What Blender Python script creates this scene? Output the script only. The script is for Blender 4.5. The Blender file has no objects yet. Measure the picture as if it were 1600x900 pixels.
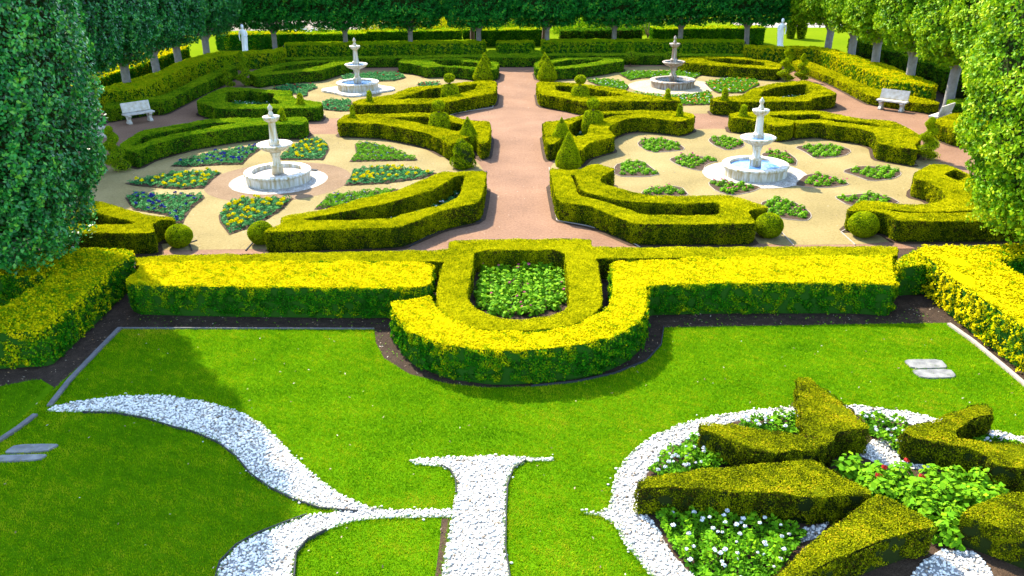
import bpy, bmesh, math
import numpy as np
from mathutils import Vector, Matrix
from mathutils.geometry import tessellate_polygon

C = bpy.context.scene.collection
SC = bpy.context.scene
rad = math.radians

# ------------------------------------------------------------------ camera
F = 1320.0; PITCH = rad(23.2); ROLL = rad(0.7); YAW = rad(0.42); CAMH = 8.5
_f0 = np.array([0, math.cos(PITCH), -math.sin(PITCH)])
_u0 = np.array([0, math.sin(PITCH), math.cos(PITCH)])
_r0 = np.array([1.0, 0, 0])
_cy, _sy = math.cos(YAW), math.sin(YAW)
_Y = np.array([[_cy, -_sy, 0], [_sy, _cy, 0], [0, 0, 1]])
_f, _u, _r = _Y @ _f0, _Y @ _u0, _Y @ _r0
_c, _s = math.cos(ROLL), math.sin(ROLL)
EX = _c * _r - _s * _u
EY = _s * _r + _c * _u
cd = bpy.data.cameras.new('camera'); cam = bpy.data.objects.new('camera', cd); C.objects.link(cam)
cd.sensor_width = 36.0; cd.lens = 36.0 * F / 1600.0; cd.clip_end = 3000; cd.clip_start = 0.1
M = Matrix.Identity(4)
for i in range(3):
    M[i][0], M[i][1], M[i][2] = EX[i], EY[i], -_f[i]
M[2][3] = CAMH
cam.matrix_world = M
SC.camera = cam

# ------------------------------------------------------------------ light
SUN_EL = rad(43); LDIR = np.array([0.56, -0.8285])          # horizontal travel of the light
w = bpy.data.worlds.new('World'); SC.world = w; w.use_nodes = True
nt = w.node_tree
sky = nt.nodes.new('ShaderNodeTexSky'); sky.sky_type = 'NISHITA'; sky.sun_disc = False
sky.sun_elevation = SUN_EL
sky.sun_rotation = math.atan2(-LDIR[0], -LDIR[1])
sky.dust_density = 0.6
bg = nt.nodes['Background']; bg.inputs[1].default_value = 0.15
nt.links.new(sky.outputs[0], bg.inputs[0])
sl = bpy.data.lights.new('sun', 'SUN'); sl.energy = 3.0; sl.angle = rad(0.6); sl.color = (1.0, 0.91, 0.73)
so = bpy.data.objects.new('sun', sl); C.objects.link(so)
_d = Vector((LDIR[0] * math.cos(SUN_EL), LDIR[1] * math.cos(SUN_EL), -math.sin(SUN_EL)))
so.rotation_euler = _d.to_track_quat('-Z', 'Y').to_euler(); so.location = (-30, 40, 40)
vs = SC.view_settings
vs.view_transform = 'Standard'; vs.look = 'None'; vs.gamma = 1.0; vs.use_curve_mapping = False
vs.exposure = 2.6
SC.cycles.max_bounces = 6; SC.cycles.diffuse_bounces = 3; SC.cycles.glossy_bounces = 2
SC.cycles.transmission_bounces = 4; SC.cycles.transparent_max_bounces = 4
SC.cycles.use_denoising = True

# ------------------------------------------------------------------ helpers
rng = np.random.default_rng(11)

def G(px, py, z=0.0):
    """where the photograph's sight line meets the level z"""
    x, y = (px - 800) / F, (450 - py) / F
    d = _f + x * EX + y * EY
    t = (z - CAMH) / d[2]
    return np.array([d[0] * t, d[1] * t, z])

def GP(pts, z=0.0):
    return [tuple(G(px, py, z)[:2]) for px, py in pts]

def mesh_obj(name, V, faces, mats, mi=None, tint=None, smooth=False, origin=(0, 0, 0), parent=None):
    """faces: list of int arrays (n,3) / (n,4); mi, tint: one entry per face"""
    V = np.asarray(V, dtype=np.float32) - np.asarray(origin, dtype=np.float32)
    me = bpy.data.meshes.new(name)
    me.vertices.add(len(V)); me.vertices.foreach_set('co', V.ravel())
    sizes = np.concatenate([np.full(len(f), f.shape[1], dtype=np.int32) for f in faces if len(f)])
    idx = np.concatenate([np.asarray(f, dtype=np.int32).ravel() for f in faces if len(f)])
    me.loops.add(len(idx)); me.loops.foreach_set('vertex_index', idx)
    me.polygons.add(len(sizes))
    st = np.concatenate([[0], np.cumsum(sizes)[:-1]]).astype(np.int32)
    me.polygons.foreach_set('loop_start', st)
    if mi is not None: me.polygons.foreach_set('material_index', np.asarray(mi, dtype=np.int32))
    me.polygons.foreach_set('use_smooth', np.full(len(sizes), smooth, dtype=bool))
    if tint is not None:
        a = me.attributes.new('tint', 'FLOAT', 'FACE')
        a.data.foreach_set('value', np.asarray(tint, dtype=np.float32))
    for m in (mats if isinstance(mats, (list, tuple)) else [mats]): me.materials.append(m)
    me.update(calc_edges=True)
    o = bpy.data.objects.new(name, me); C.objects.link(o)
    if parent is not None: o.parent = parent
    else: o.location = origin
    return o

def bm_obj(name, bm, mat, parent=None, loc=(0, 0, 0), smooth=False):
    me = bpy.data.meshes.new(name); bm.normal_update(); bm.to_mesh(me); bm.free()
    if smooth: me.polygons.foreach_set('use_smooth', np.ones(len(me.polygons), dtype=bool))
    for m in (mat if isinstance(mat, (list, tuple)) else [mat]): me.materials.append(m)
    o = bpy.data.objects.new(name, me); C.objects.link(o); o.location = loc
    if parent is not None: o.parent = parent
    return o

def tag(o, label=None, cat=None, group=None, kind=None):
    if label: o['label'] = label
    if cat: o['category'] = cat
    if group: o['group'] = group
    if kind: o['kind'] = kind
    return o

def empty(name, loc, label, cat, group=None, rz=0):
    o = bpy.data.objects.new(name, None); C.objects.link(o); o.location = loc; o.rotation_euler.z = rz
    o.empty_display_size = 0.2
    return tag(o, label, cat, group)

def copy_tree(o, parent=None):
    c = o.copy(); C.objects.link(c)
    if parent is not None: c.parent = parent
    for ch in list(o.children): copy_tree(ch, c)
    return c

def vnoise(P, scale, seed=0, octaves=2):
    r = np.random.default_rng(1000 + seed); P = np.asarray(P, dtype=float); v = np.zeros(len(P)); amp = 1.0; tot = 0
    for o in range(octaves):
        for k in range(5):
            d = r.normal(size=3); d /= np.linalg.norm(d)
            v += amp * np.sin(P @ d * (2 * math.pi / scale) * (0.7 + 0.6 * r.random()) + r.random() * 6.28)
        tot += amp * 2.2; scale *= 0.45; amp *= 0.55
    return np.clip(v / tot, -1, 1)

def area2(p):
    p = np.asarray(p); x, y = p[:, 0], p[:, 1]
    return 0.5 * np.sum(x * np.roll(y, -1) - y * np.roll(x, -1))

def chaikin(p, r=0.15, it=1):
    p = np.asarray(p, dtype=float)
    for _ in range(it):
        q = np.roll(p, -1, axis=0)
        a = p * (1 - r) + q * r; b = p * r + q * (1 - r)
        p = np.stack([a, b], axis=1).reshape(-1, 2)
    return p

def offset(p, d):
    """move a closed outline by d to its right-hand side (outwards when CCW)"""
    p = np.asarray(p, dtype=float); n = len(p)
    e = np.roll(p, -1, axis=0) - p; L = np.maximum(np.linalg.norm(e, axis=1, keepdims=True), 1e-6)
    nn = np.stack([e[:, 1], -e[:, 0]], axis=1) / L
    m = nn + np.roll(nn, 1, axis=0); ml = np.maximum(np.linalg.norm(m, axis=1, keepdims=True), 0.5)
    m = m / ml
    k = np.sum(m * nn, axis=1, keepdims=True)
    return p + m * d / np.maximum(k, 0.55)

def inside(pts, poly):
    pts = np.asarray(pts); poly = np.asarray(poly); r = np.zeros(len(pts), dtype=bool)
    j = len(poly) - 1
    for i in range(len(poly)):
        xi, yi = poly[i]; xj, yj = poly[j]
        if yi != yj:
            c = ((yi > pts[:, 1]) != (yj > pts[:, 1])) & (pts[:, 0] < (xj - xi) * (pts[:, 1] - yi) / (yj - yi) + xi)
            r ^= c
        j = i
    return r

def sample_poly(poly, dens, holes=()):
    poly = np.asarray(poly); lo, hi = poly.min(0), poly.max(0)
    n = int((hi - lo).prod() * dens); p = lo + rng.random((n, 2)) * (hi - lo)
    k = inside(p, poly)
    for h in holes: k &= ~inside(p, h)
    return p[k]

def tess(loops):
    t = tessellate_polygon([[Vector((x, y, 0)) for x, y in l] for l in loops])
    P = np.concatenate([np.asarray(l) for l in loops]); t = np.array(t, dtype=np.int32)
    a, b, c = P[t[:, 0]], P[t[:, 1]], P[t[:, 2]]
    cr = (b[:, 0] - a[:, 0]) * (c[:, 1] - a[:, 1]) - (b[:, 1] - a[:, 1]) * (c[:, 0] - a[:, 0])
    t[cr < 0] = t[cr < 0][:, ::-1]
    return P, t[np.abs(cr) > 1e-9]

def unit(v): return v / np.maximum(np.linalg.norm(v, axis=1, keepdims=True), 1e-9)

def leaf_faces(P, N, size, spread=0.7, wid=0.34, quad=True, droop=0.0):
    n = len(P); N = unit(N + spread * rng.normal(size=(n, 3)))
    t = rng.normal(size=(n, 3)); t[:, 2] -= droop; t -= N * np.sum(t * N, axis=1, keepdims=True); t = unit(t)
    b = np.cross(N, t); L = (size * (0.7 + 0.6 * rng.random(n)))[:, None]
    if quad:
        V = np.stack([P + t * L * .5, P + b * L * wid - t * L * .08, P - t * L * .5, P - b * L * wid - t * L * .08], axis=1)
    else:
        V = np.stack([P + t * L * .6, P - t * L * .35 + b * L * wid * 1.3, P - t * L * .35 - b * L * wid * 1.3], axis=1)
    k = V.shape[1]
    return V.reshape(-1, 3), np.arange(n * k, dtype=np.int32).reshape(n, k)

# ------------------------------------------------------------------ materials
def new_mat(name):
    m = bpy.data.materials.new(name); m.use_nodes = True
    n = m.node_tree; b = n.nodes['Principled BSDF']
    return m, n, b

def ramp(n, stops):
    r = n.nodes.new('ShaderNodeValToRGB'); e = r.color_ramp.elements
    while len(e) < len(stops): e.new(0.5)
    for q, (p, c) in zip(e, stops): q.position = p; q.color = (*c, 1)
    return r

def leaf_mat(name, stops, rough=0.55, trans=0.25, spec=0.3):
    m, n, b = new_mat(name)
    a = n.nodes.new('ShaderNodeAttribute'); a.attribute_name = 'tint'
    r = ramp(n, stops); n.links.new(a.outputs['Fac'], r.inputs[0])
    n.links.new(r.outputs[0], b.inputs['Base Color'])
    b.inputs['Roughness'].default_value = rough; b.inputs['Specular IOR Level'].default_value = spec
    if trans:
        t = n.nodes.new('ShaderNodeBsdfTranslucent'); n.links.new(r.outputs[0], t.inputs[0])
        mx = n.nodes.new('ShaderNodeMixShader'); mx.inputs[0].default_value = trans
        n.links.new(b.outputs[0], mx.inputs[1]); n.links.new(t.outputs[0], mx.inputs[2])
        n.links.new(mx.outputs[0], n.nodes['Material Output'].inputs[0])
    return m

def ground_mat(name, stops, scale=3.0, fine=60.0, bump=0.4, rough=.9, mix=.5, dist=.02, spec=.1):
    """two noises (broad patches, fine grain) through one ramp, with bump"""
    m, n, b = new_mat(name); L = n.links.new
    tc = n.nodes.new('ShaderNodeTexCoord')
    g = n.nodes.new('ShaderNodeNewGeometry')
    a = n.nodes.new('ShaderNodeTexNoise'); a.inputs['Scale'].default_value = scale; a.inputs['Detail'].default_value = 5
    f = n.nodes.new('ShaderNodeTexNoise'); f.inputs['Scale'].default_value = fine; f.inputs['Detail'].default_value = 3
    L(g.outputs['Position'], a.inputs['Vector']); L(g.outputs['Position'], f.inputs['Vector'])
    mx = n.nodes.new('ShaderNodeMix'); mx.inputs[0].default_value = mix
    L(a.outputs[0], mx.inputs[2]); L(f.outputs[0], mx.inputs[3])
    md = n.nodes.new('ShaderNodeTexNoise'); md.inputs['Scale'].default_value = fine * .16; md.inputs['Detail'].default_value = 6; md.inputs['Roughness'].default_value = .7
    L(g.outputs['Position'], md.inputs['Vector'])
    m2 = n.nodes.new('ShaderNodeMix'); m2.inputs[0].default_value = .38
    L(mx.outputs[0], m2.inputs[2]); L(md.outputs[0], m2.inputs[3])
    r = ramp(n, stops); L(m2.outputs[0], r.inputs[0]); L(r.outputs[0], b.inputs['Base Color'])
    bp = n.nodes.new('ShaderNodeBump'); bp.inputs['Strength'].default_value = bump; bp.inputs['Distance'].default_value = dist
    L(f.outputs[0], bp.inputs['Height']); L(bp.outputs[0], b.inputs['Normal'])
    b.inputs['Roughness'].default_value = rough; b.inputs['Specular IOR Level'].default_value = spec
    return m

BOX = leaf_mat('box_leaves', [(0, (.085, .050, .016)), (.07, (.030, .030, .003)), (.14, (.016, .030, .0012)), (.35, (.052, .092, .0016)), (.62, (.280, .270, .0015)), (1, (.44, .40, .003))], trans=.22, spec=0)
BOXCOOL = leaf_mat('box_leaves_shade_tone', [(0, (.070, .045, .016)), (.07, (.020, .030, .003)), (.14, (.008, .034, .003)), (.35, (.028, .115, .004)), (.62, (.130, .230, .004)), (1, (.25, .31, .006))], trans=.22, spec=0)  # box leaves again, with the cool tree shade put into the colour
TOPIARY = leaf_mat('topiary_leaves', [(0, (.014, .036, .0012)), (.35, (.060, .125, .0016)), (.62, (.225, .285, .002)), (1, (.38, .42, .004))], trans=.25, spec=0)
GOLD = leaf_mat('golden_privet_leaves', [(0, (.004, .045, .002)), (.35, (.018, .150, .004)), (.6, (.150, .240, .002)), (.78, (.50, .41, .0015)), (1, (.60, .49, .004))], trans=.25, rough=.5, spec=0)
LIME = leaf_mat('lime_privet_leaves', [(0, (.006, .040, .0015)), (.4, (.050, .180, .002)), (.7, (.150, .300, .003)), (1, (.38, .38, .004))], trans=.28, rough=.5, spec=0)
FIG = leaf_mat('fig_leaves', [(0, (.003, .032, .007)), (.4, (.008, .125, .022)), (.75, (.030, .24, .024)), (1, (.12, .33, .025))], trans=.22, rough=.4, spec=.35)  # shaded counterpart of FIGSUN, blue green shade put into the colour
FIGSUN = leaf_mat('fig_leaves_sunlit_tone', [(0, (.010, .046, .002)), (.4, (.056, .182, .003)), (.75, (.185, .33, .003)), (1, (.31, .39, .008))], trans=.28, rough=.5, spec=.06)  # same fig leaves for the sunny side, sunlight put into the colour
STARBOX = leaf_mat('olive_box_leaves', [(0, (.060, .032, .008)), (.08, (.016, .022, .003)), (.3, (.042, .058, .002)), (.6, (.165, .182, .002)), (.85, (.265, .260, .003)), (1, (.37, .25, .008))], trans=.2, spec=0)
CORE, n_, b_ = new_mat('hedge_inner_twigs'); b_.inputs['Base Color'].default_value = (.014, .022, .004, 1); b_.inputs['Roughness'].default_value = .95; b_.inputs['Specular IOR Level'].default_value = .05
GREENCORE, n_, b_ = new_mat('privet_inner_leaves'); b_.inputs['Base Color'].default_value = (.016, .060, .006, 1); b_.inputs['Roughness'].default_value = .95; b_.inputs['Specular IOR Level'].default_value = 0
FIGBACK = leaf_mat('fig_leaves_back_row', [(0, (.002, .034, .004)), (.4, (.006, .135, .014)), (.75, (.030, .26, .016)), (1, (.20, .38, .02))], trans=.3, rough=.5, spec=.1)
BEDGREEN = leaf_mat('bedding_leaves', [(0, (.020, .085, .003)), (.5, (.090, .250, .006)), (1, (.20, .35, .006))], trans=.25, rough=.6, spec=.03)
BEDBLUE = leaf_mat('pansy_leaves', [(0, (.012, .075, .020)), (.5, (.045, .205, .055)), (1, (.14, .34, .08))], trans=.2, rough=.6, spec=.03)
def flat(name, col, rough=.6, spec=.3, trans=0):
    m, n, b = new_mat(name); b.inputs['Base Color'].default_value = (*col, 1); b.inputs['Roughness'].default_value = rough
    b.inputs['Specular IOR Level'].default_value = spec
    return m
YEL = flat('yellow_petals', (.66, .52, .003), spec=0); BLU = flat('blue_petals', (.012, .018, .20)); WHI = flat('white_petals', (.62, .62, .60))
PNK = flat('pink_petals', (.45, .07, .14)); RED = flat('red_petals', (.40, .008, .005)); ORG = flat('orange_petals', (.75, .25, .01))
GRANITE = ground_mat('crushed_granite', [(.33, (.075, .039, .024)), (.43, (.130, .070, .041)), (.5, (.168, .092, .053)), (.60, (.225, .127, .075)), (.68, (.30, .195, .135))], 0.55, 75, .6, mix=.6)
TAN = ground_mat('decomposed_tan_gravel', [(.33, (.072, .055, .020)), (.42, (.138, .106, .038)), (.5, (.188, .143, .053)), (.60, (.24, .186, .078)), (.68, (.32, .26, .13))], 0.45, 75, .6, mix=.55)
PALEGRAVEL = ground_mat('pale_gravel', [(.33, (.17, .135, .075)), (.5, (.30, .25, .165)), (.66, (.42, .37, .28))], 2.0, 55, .8, mix=.7)
REDDISC = ground_mat('brown_granite', [(.33, (.08, .047, .024)), (.5, (.145, .092, .050)), (.66, (.20, .135, .08))], .8, 75, .6)
SOIL = ground_mat('soil', [(.3, (.020, .012, .007)), (.5, (.045, .027, .015)), (.75, (.09, .058, .034))], 3, 45, .9, mix=.6)
MULCH = ground_mat('dark_mulch', [(.33, (.010, .006, .004)), (.5, (.030, .019, .012)), (.66, (.080, .052, .032))], 2.5, 55, 1.0, mix=.65)
TURF = ground_mat('turf_base', [(.3, (.030, .085, .0012)), (.5, (.055, .135, .0016)), (.75, (.100, .20, .002))], 0.8, 70, .8, mix=.5, spec=0)
FARGRASS = ground_mat('far_grass', [(.3, (.06, .11, .003)), (.6, (.11, .15, .004)), (.8, (.16, .18, .005))], .2, 20, .5, spec=0)
PEBBASE = ground_mat('pebble_bed', [(.3, (.14, .13, .115)), (.6, (.28, .275, .26))], 6, 60, 1)
GRAVELW = ground_mat('white_gravel', [(.36, (.09, .07, .05)), (.45, (.25, .22, .18)), (.54, (.36, .33, .28)), (.64, (.50, .47, .42))], 4, 26, 1.0, mix=.8, dist=.03)
PEB = leaf_mat('white_pebbles', [(0, (.16, .12, .08)), (.12, (.36, .30, .23)), (.35, (.52, .49, .42)), (1, (.70, .665, .59))], trans=0, rough=.75, spec=.15)
GRASS = leaf_mat('grass_blades', [(0, (.020, .105, .0012)), (.45, (.110, .258, .0015)), (.75, (.225, .330, .0016)), (1, (.38, .37, .012))], trans=.3, rough=.9, spec=.0)
BARK = ground_mat('grey_bark', [(.3, (.10, .09, .08)), (.55, (.18, .17, .155)), (.8, (.26, .25, .23))], 5, 30, .6)
BROWNBARK = ground_mat('brown_bark', [(.3, (.06, .035, .02)), (.6, (.12, .075, .045))], 5, 30, .6)
METAL = flat('dark_edging_metal', (.030, .032, .034), .7, .05)
PALEEDGE = ground_mat('pale_concrete', [(.3, (.22, .18, .14)), (.7, (.32, .28, .23))], 5, 60, .3)
SLATE = flat('dark_post_paint', (.012, .02, .014), .6)

def stone_mat(name, base, stain, amount, streak=True, rough=.65):
    m, n, b = new_mat(name); L = n.links.new
    g = n.nodes.new('ShaderNodeNewGeometry')
    mp = n.nodes.new('ShaderNodeMapping'); mp.inputs['Scale'].default_value = (7, 7, 1.1) if streak else (4, 4, 4)
    L(g.outputs['Position'], mp.inputs[0])
    a = n.nodes.new('ShaderNodeTexNoise'); a.inputs['Scale'].default_value = 1.6; a.inputs['Detail'].default_value = 6
    L(mp.outputs[0], a.inputs['Vector'])
    r = ramp(n, [(.5 - amount * .3, (0, 0, 0)), (.78 - amount * .2, (1, 1, 1))]); L(a.outputs[0], r.inputs[0])
    f = n.nodes.new('ShaderNodeTexNoise'); f.inputs['Scale'].default_value = 40; f.inputs['Detail'].default_value = 3
    L(g.outputs['Position'], f.inputs['Vector'])
    c0 = ramp(n, [(.3, tuple(v * .82 for v in base)), (.7, base)]); L(f.outputs[0], c0.inputs[0])
    mx = n.nodes.new('ShaderNodeMix'); mx.data_type = 'RGBA'
    L(r.outputs[0], mx.inputs[0]); L(c0.outputs[0], mx.inputs[6]); mx.inputs[7].default_value = (*stain, 1)
    L(mx.outputs[2], b.inputs['Base Color'])
    bp = n.nodes.new('ShaderNodeBump'); bp.inputs['Strength'].default_value = .25; bp.inputs['Distance'].default_value = .01
    L(f.outputs[0], bp.inputs['Height']); L(bp.outputs[0], b.inputs['Normal'])
    b.inputs['Roughness'].default_value = rough
    return m
MARBLE = stone_mat('weathered_white_marble', (.60, .58, .53), (.30, .22, .08), .52)
MARBLE2 = stone_mat('rust_stained_marble', (.42, .39, .34), (.16, .09, .035), .75)
STATUE = stone_mat('statue_marble', (.80, .80, .79), (.60, .60, .58), .3)
BENCH = stone_mat('bench_stone', (.52, .48, .41), (.34, .28, .20), .4, False)
SLAB = stone_mat('speckled_stone_slab', (.20, .195, .18), (.085, .085, .085), .62, False, .85)
def water_mat(name, col):
    m, n, b = new_mat(name); b.inputs['Base Color'].default_value = (*col, 1); b.inputs['Roughness'].default_value = .06
    b.inputs['Specular IOR Level'].default_value = .8
    f = n.nodes.new('ShaderNodeTexNoise'); f.inputs['Scale'].default_value = 14
    bp = n.nodes.new('ShaderNodeBump'); bp.inputs['Strength'].default_value = .25; bp.inputs['Distance'].default_value = .02
    n.links.new(f.outputs[0], bp.inputs['Height']); n.links.new(bp.outputs[0], b.inputs['Normal'])
    return m
WATER = water_mat('blue_water', (.06, .15, .34)); DARKWATER = water_mat('dark_water', (.03, .05, .08))

# ------------------------------------------------------------------ ground sheets
def sheet(name, poly, z, mat, holes=(), kind='structure'):
    P, t = tess([poly, *holes])
    V = np.column_stack([P, np.full(len(P), z)])
    o = mesh_obj(name, V, [t], mat)
    if kind: o['kind'] = kind
    return o
def circ(cx, cy, r, n=72, ry=None):
    a = np.linspace(0, 2 * math.pi, n, endpoint=False)
    return np.column_stack([cx + r * np.cos(a), cy + (ry or r) * np.sin(a)])
def rect(x0, x1, y0, y1): return [(x0, y0), (x1, y0), (x1, y1), (x0, y1)]

sheet('ground', rect(-700, 700, -200, 1500), -0.012, FARGRASS)
sheet('soil', rect(-23, 23, 17.6, 64), -0.008, SOIL)
sheet('mulch', rect(-13, 13, 5, 22.0), -0.004, MULCH)
sheet('path', [(-16.5, 22.4), (16.5, 22.4), (19.6, 36), (19.6, 43), (18.3, 58.6), (-18.3, 58.6), (-19.6, 43), (-19.6, 36)], 0.0, GRANITE)
FOUNT = {'LN': (-8.72, 30.0), 'RN': (8.75, 30.25), 'LF': (-8.95, 48.5), 'RF': (8.9, 48.7)}
for k, (x, y) in FOUNT.items():
    c = circ(x, y, 7.55, 96)
    if k in ('LN', 'RN'): c = c[c[:, 1] > 22.75]
    sheet('plaza_gravel', c, 0.004, TAN)
sheet('plaza_disc', circ(*FOUNT['LN'], 2.62), 0.008, REDDISC)
sheet('gravel_disc', circ(*FOUNT['LN'], 1.76), 0.016, GRAVELW)
sheet('gravel_disc', circ(*FOUNT['RN'], 1.88), 0.016, GRAVELW)
sheet('gravel_disc', circ(*FOUNT['RF'], 2.5), 0.016, PALEGRAVEL)

# ------------------------------------------------------------------ hedges
def leafsize(y):
    """leaf bunches read about a pixel across at any distance"""
    return max(0.030, 0.00135 * y)

def hedge(name, label, cat, outer, H, holes=(), mat=None, group=None, px=True, z0=0.0, size=None, dens=1.0, wob=.02,
          top=(.68, .19), side=(.45, .19), soil=0.14, gold=None, cool=0.0, spread=.75, round_=.13, quad=True, parent=None, bare=.10, clump=.012, gaps=.0):
    mat = mat or BOX
    o_ = np.array(GP(outer, H) if px else outer, dtype=float); o_ = chaikin(o_, round_)
    if area2(o_) < 0: o_ = o_[::-1]
    hs = []
    for h in holes:
        q = np.array(GP(h, H) if px else h, dtype=float); q = chaikin(q, round_)
        if area2(q) > 0: q = q[::-1]
        hs.append(q)
    cen = o_.mean(0); org = (cen[0], cen[1], z0)
    ins = 0.03
    loops = [offset(o_, -ins)] + [offset(h, -ins) for h in hs]
    # core
    P, t = tess(loops); Vs = [np.column_stack([P, np.full(len(P), H - ins)])]; Fs3 = [t]; nv = len(P)
    sides = []
    for l in loops:
        n = len(l); b = np.column_stack([l, np.full(n, z0)]); tp = np.column_stack([l, np.full(n, H - ins)])
        Vs += [b, tp]; i = np.arange(n); j = (i + 1) % n
        Fs3 += [np.column_stack([nv + i, nv + j, nv + n + j]), np.column_stack([nv + i, nv + n + j, nv + n + i])]
        nv += 2 * n
    coreF = np.concatenate(Fs3)
    # leaves, top
    s = size or leafsize(cen[1])
    d = dens * 1.75 / (s * s * .34)
    p2 = sample_poly(o_, d, hs)
    Pt = np.column_stack([p2, np.full(len(p2), H)])
    e = vnoise(Pt, 1.1, 3) * wob + rng.normal(size=len(Pt)) * s * .2
    Pt[:, 2] += e
    Nt = np.tile([0, 0, 1.0], (len(Pt), 1))
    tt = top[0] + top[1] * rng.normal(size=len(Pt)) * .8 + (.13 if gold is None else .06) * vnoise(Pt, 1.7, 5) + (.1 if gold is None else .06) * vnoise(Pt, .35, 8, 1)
    if gaps: tt -= .28 * (vnoise(Pt, .22, 18, 1) < -.55) * rng.random(len(Pt))
    PP, NN, TT = [Pt], [Nt], [tt]
    for l in [o_] + hs:
        q = np.roll(l, -1, axis=0); ee = q - l; L = np.linalg.norm(ee, axis=1)
        nrm = np.column_stack([ee[:, 1], -ee[:, 0]]) / np.maximum(L[:, None], 1e-6)
        cnt = int(L.sum() * (H - z0) * d)
        k = rng.choice(len(l), cnt, p=L / L.sum()); u = rng.random(cnt)
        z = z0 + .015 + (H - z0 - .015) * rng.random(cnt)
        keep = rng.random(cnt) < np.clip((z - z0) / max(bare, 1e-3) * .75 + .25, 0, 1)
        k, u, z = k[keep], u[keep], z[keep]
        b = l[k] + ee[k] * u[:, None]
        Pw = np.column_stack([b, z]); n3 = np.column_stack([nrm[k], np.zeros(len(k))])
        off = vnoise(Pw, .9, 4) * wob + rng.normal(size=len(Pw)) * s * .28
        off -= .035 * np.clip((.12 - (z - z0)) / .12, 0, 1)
        cn = vnoise(Pw, .24, 14, 1); off += clump * cn
        Pw += n3 * off[:, None]
        if gaps:
            kp = (vnoise(Pw, .42, 15, 2) + .35 * (z - z0) / (H - z0) > -.62 + gaps) | (rng.random(len(Pw)) < .25)
            Pw, n3, z, cn = Pw[kp], n3[kp], z[kp], cn[kp]
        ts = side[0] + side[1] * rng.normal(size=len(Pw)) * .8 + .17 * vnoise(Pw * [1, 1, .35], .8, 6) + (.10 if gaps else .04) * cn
        bp_ = vnoise(Pw, .55, 17, 2) > .62
        ts = np.where(bp_ & (rng.random(len(Pw)) < .55), .02 + .06 * rng.random(len(Pw)), ts)
        hh = (z - z0) / (H - z0)
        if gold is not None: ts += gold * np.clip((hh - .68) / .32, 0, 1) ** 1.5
        PP.append(Pw); NN.append(n3 + np.array([0, 0, .25])); TT.append(ts)
    Pl, Nl, Tl = np.concatenate(PP), np.concatenate(NN), np.concatenate(TT)
    spr = np.where(Nl[:, 2:3] > .9, spread * .62, spread)
    LV, LF = leaf_faces(Pl, Nl, s, spr, quad=quad)
    V = np.concatenate(Vs + [LV])
    LF = LF + nv
    faces = [coreF, LF]
    mi = np.concatenate([np.zeros(len(t), int), np.ones(len(coreF) - len(t), int), np.zeros(len(LF), int)])
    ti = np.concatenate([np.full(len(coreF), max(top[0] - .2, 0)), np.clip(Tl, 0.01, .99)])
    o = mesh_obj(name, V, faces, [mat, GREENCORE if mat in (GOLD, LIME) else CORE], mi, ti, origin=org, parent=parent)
    tag(o, label, cat, group)
    if soil:
        so_ = offset(o_, soil)
        sh = sheet('soil', so_, 0.0105 + 0.0004 * (hash(label) % 7), SOIL)
    return o

def pocket(px, py, H, r=.27):
    c = G(px, py, H)
    return circ(c[0], c[1], r, 14)

HB = .65
def box(label, outer, holes=(), H=HB, pockets=(), mat=None, **k):
    hs = [GP(h, H) for h in holes] + [pocket(x, y, H) for x, y in pockets]
    return hedge('box_hedge', label, 'hedge', GP(outer, H), H, hs, mat=mat, px=False, **k)

PG = 'box hedges around the fountain plazas'
# left near fountain
box('long clipped box hedge before the left near fountain, ringing a strip of white flowers',
    [(440,338),(500,329),(560,311),(620,298),(676,274),(694,267),(712,269),(760,266),(757,290),(750,316),(692,328),(660,341),(624,355),(520,358),(412,363),(420,357),(440,350)],
    [[(468,344),(500,337),(560,326),(600,318),(676,297),(712,275),(728,273),(718,307),(690,320),(640,332),(612,341),(560,344)]], group=PG)
box('curved box hedge behind the left near fountain with a tiered topiary rising from its middle',
    [(525,191),(540,179),(600,178),(670,176),(702,179),(720,186),(764,190),(767,197),(763,222),(750,225),(742,210),(714,221),(702,227),(690,219),(670,209),(640,202),(596,194),(560,192)],
    [[(597,184),(640,182.5),(668,182),(704,190),(726,195),(718,206),(690,199.5),(660,194),(640,188.5)]], pockets=[(551,183.5)], group=PG)
box('long shaded box hedge curving behind the left near fountain towards the left stone bench',
    [(187,226),(220,204),(262,197),(300,191),(322,186),(380,184),(440,183.5),(477,183),(481,189),(471,194.5),(436,194),(400,196),(360,200.5),(300,210),(260,220),(235,227),(213,238),(200,235),(190,231)],
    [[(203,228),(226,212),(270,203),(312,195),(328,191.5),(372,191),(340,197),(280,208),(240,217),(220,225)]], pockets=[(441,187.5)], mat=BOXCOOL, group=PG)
box('box hedge with a hooked end under the big left tree beside a round box ball',
    [(60,364),(100,330),(130,312),(164,316),(200,328),(230,336),(268,339),(274,344),(250,343),(238,350),(242,364),(160,364)],
    [[(110,350),(125,325),(150,332),(180,340),(214,347),(206,351),(150,351)]], group=PG)
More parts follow.
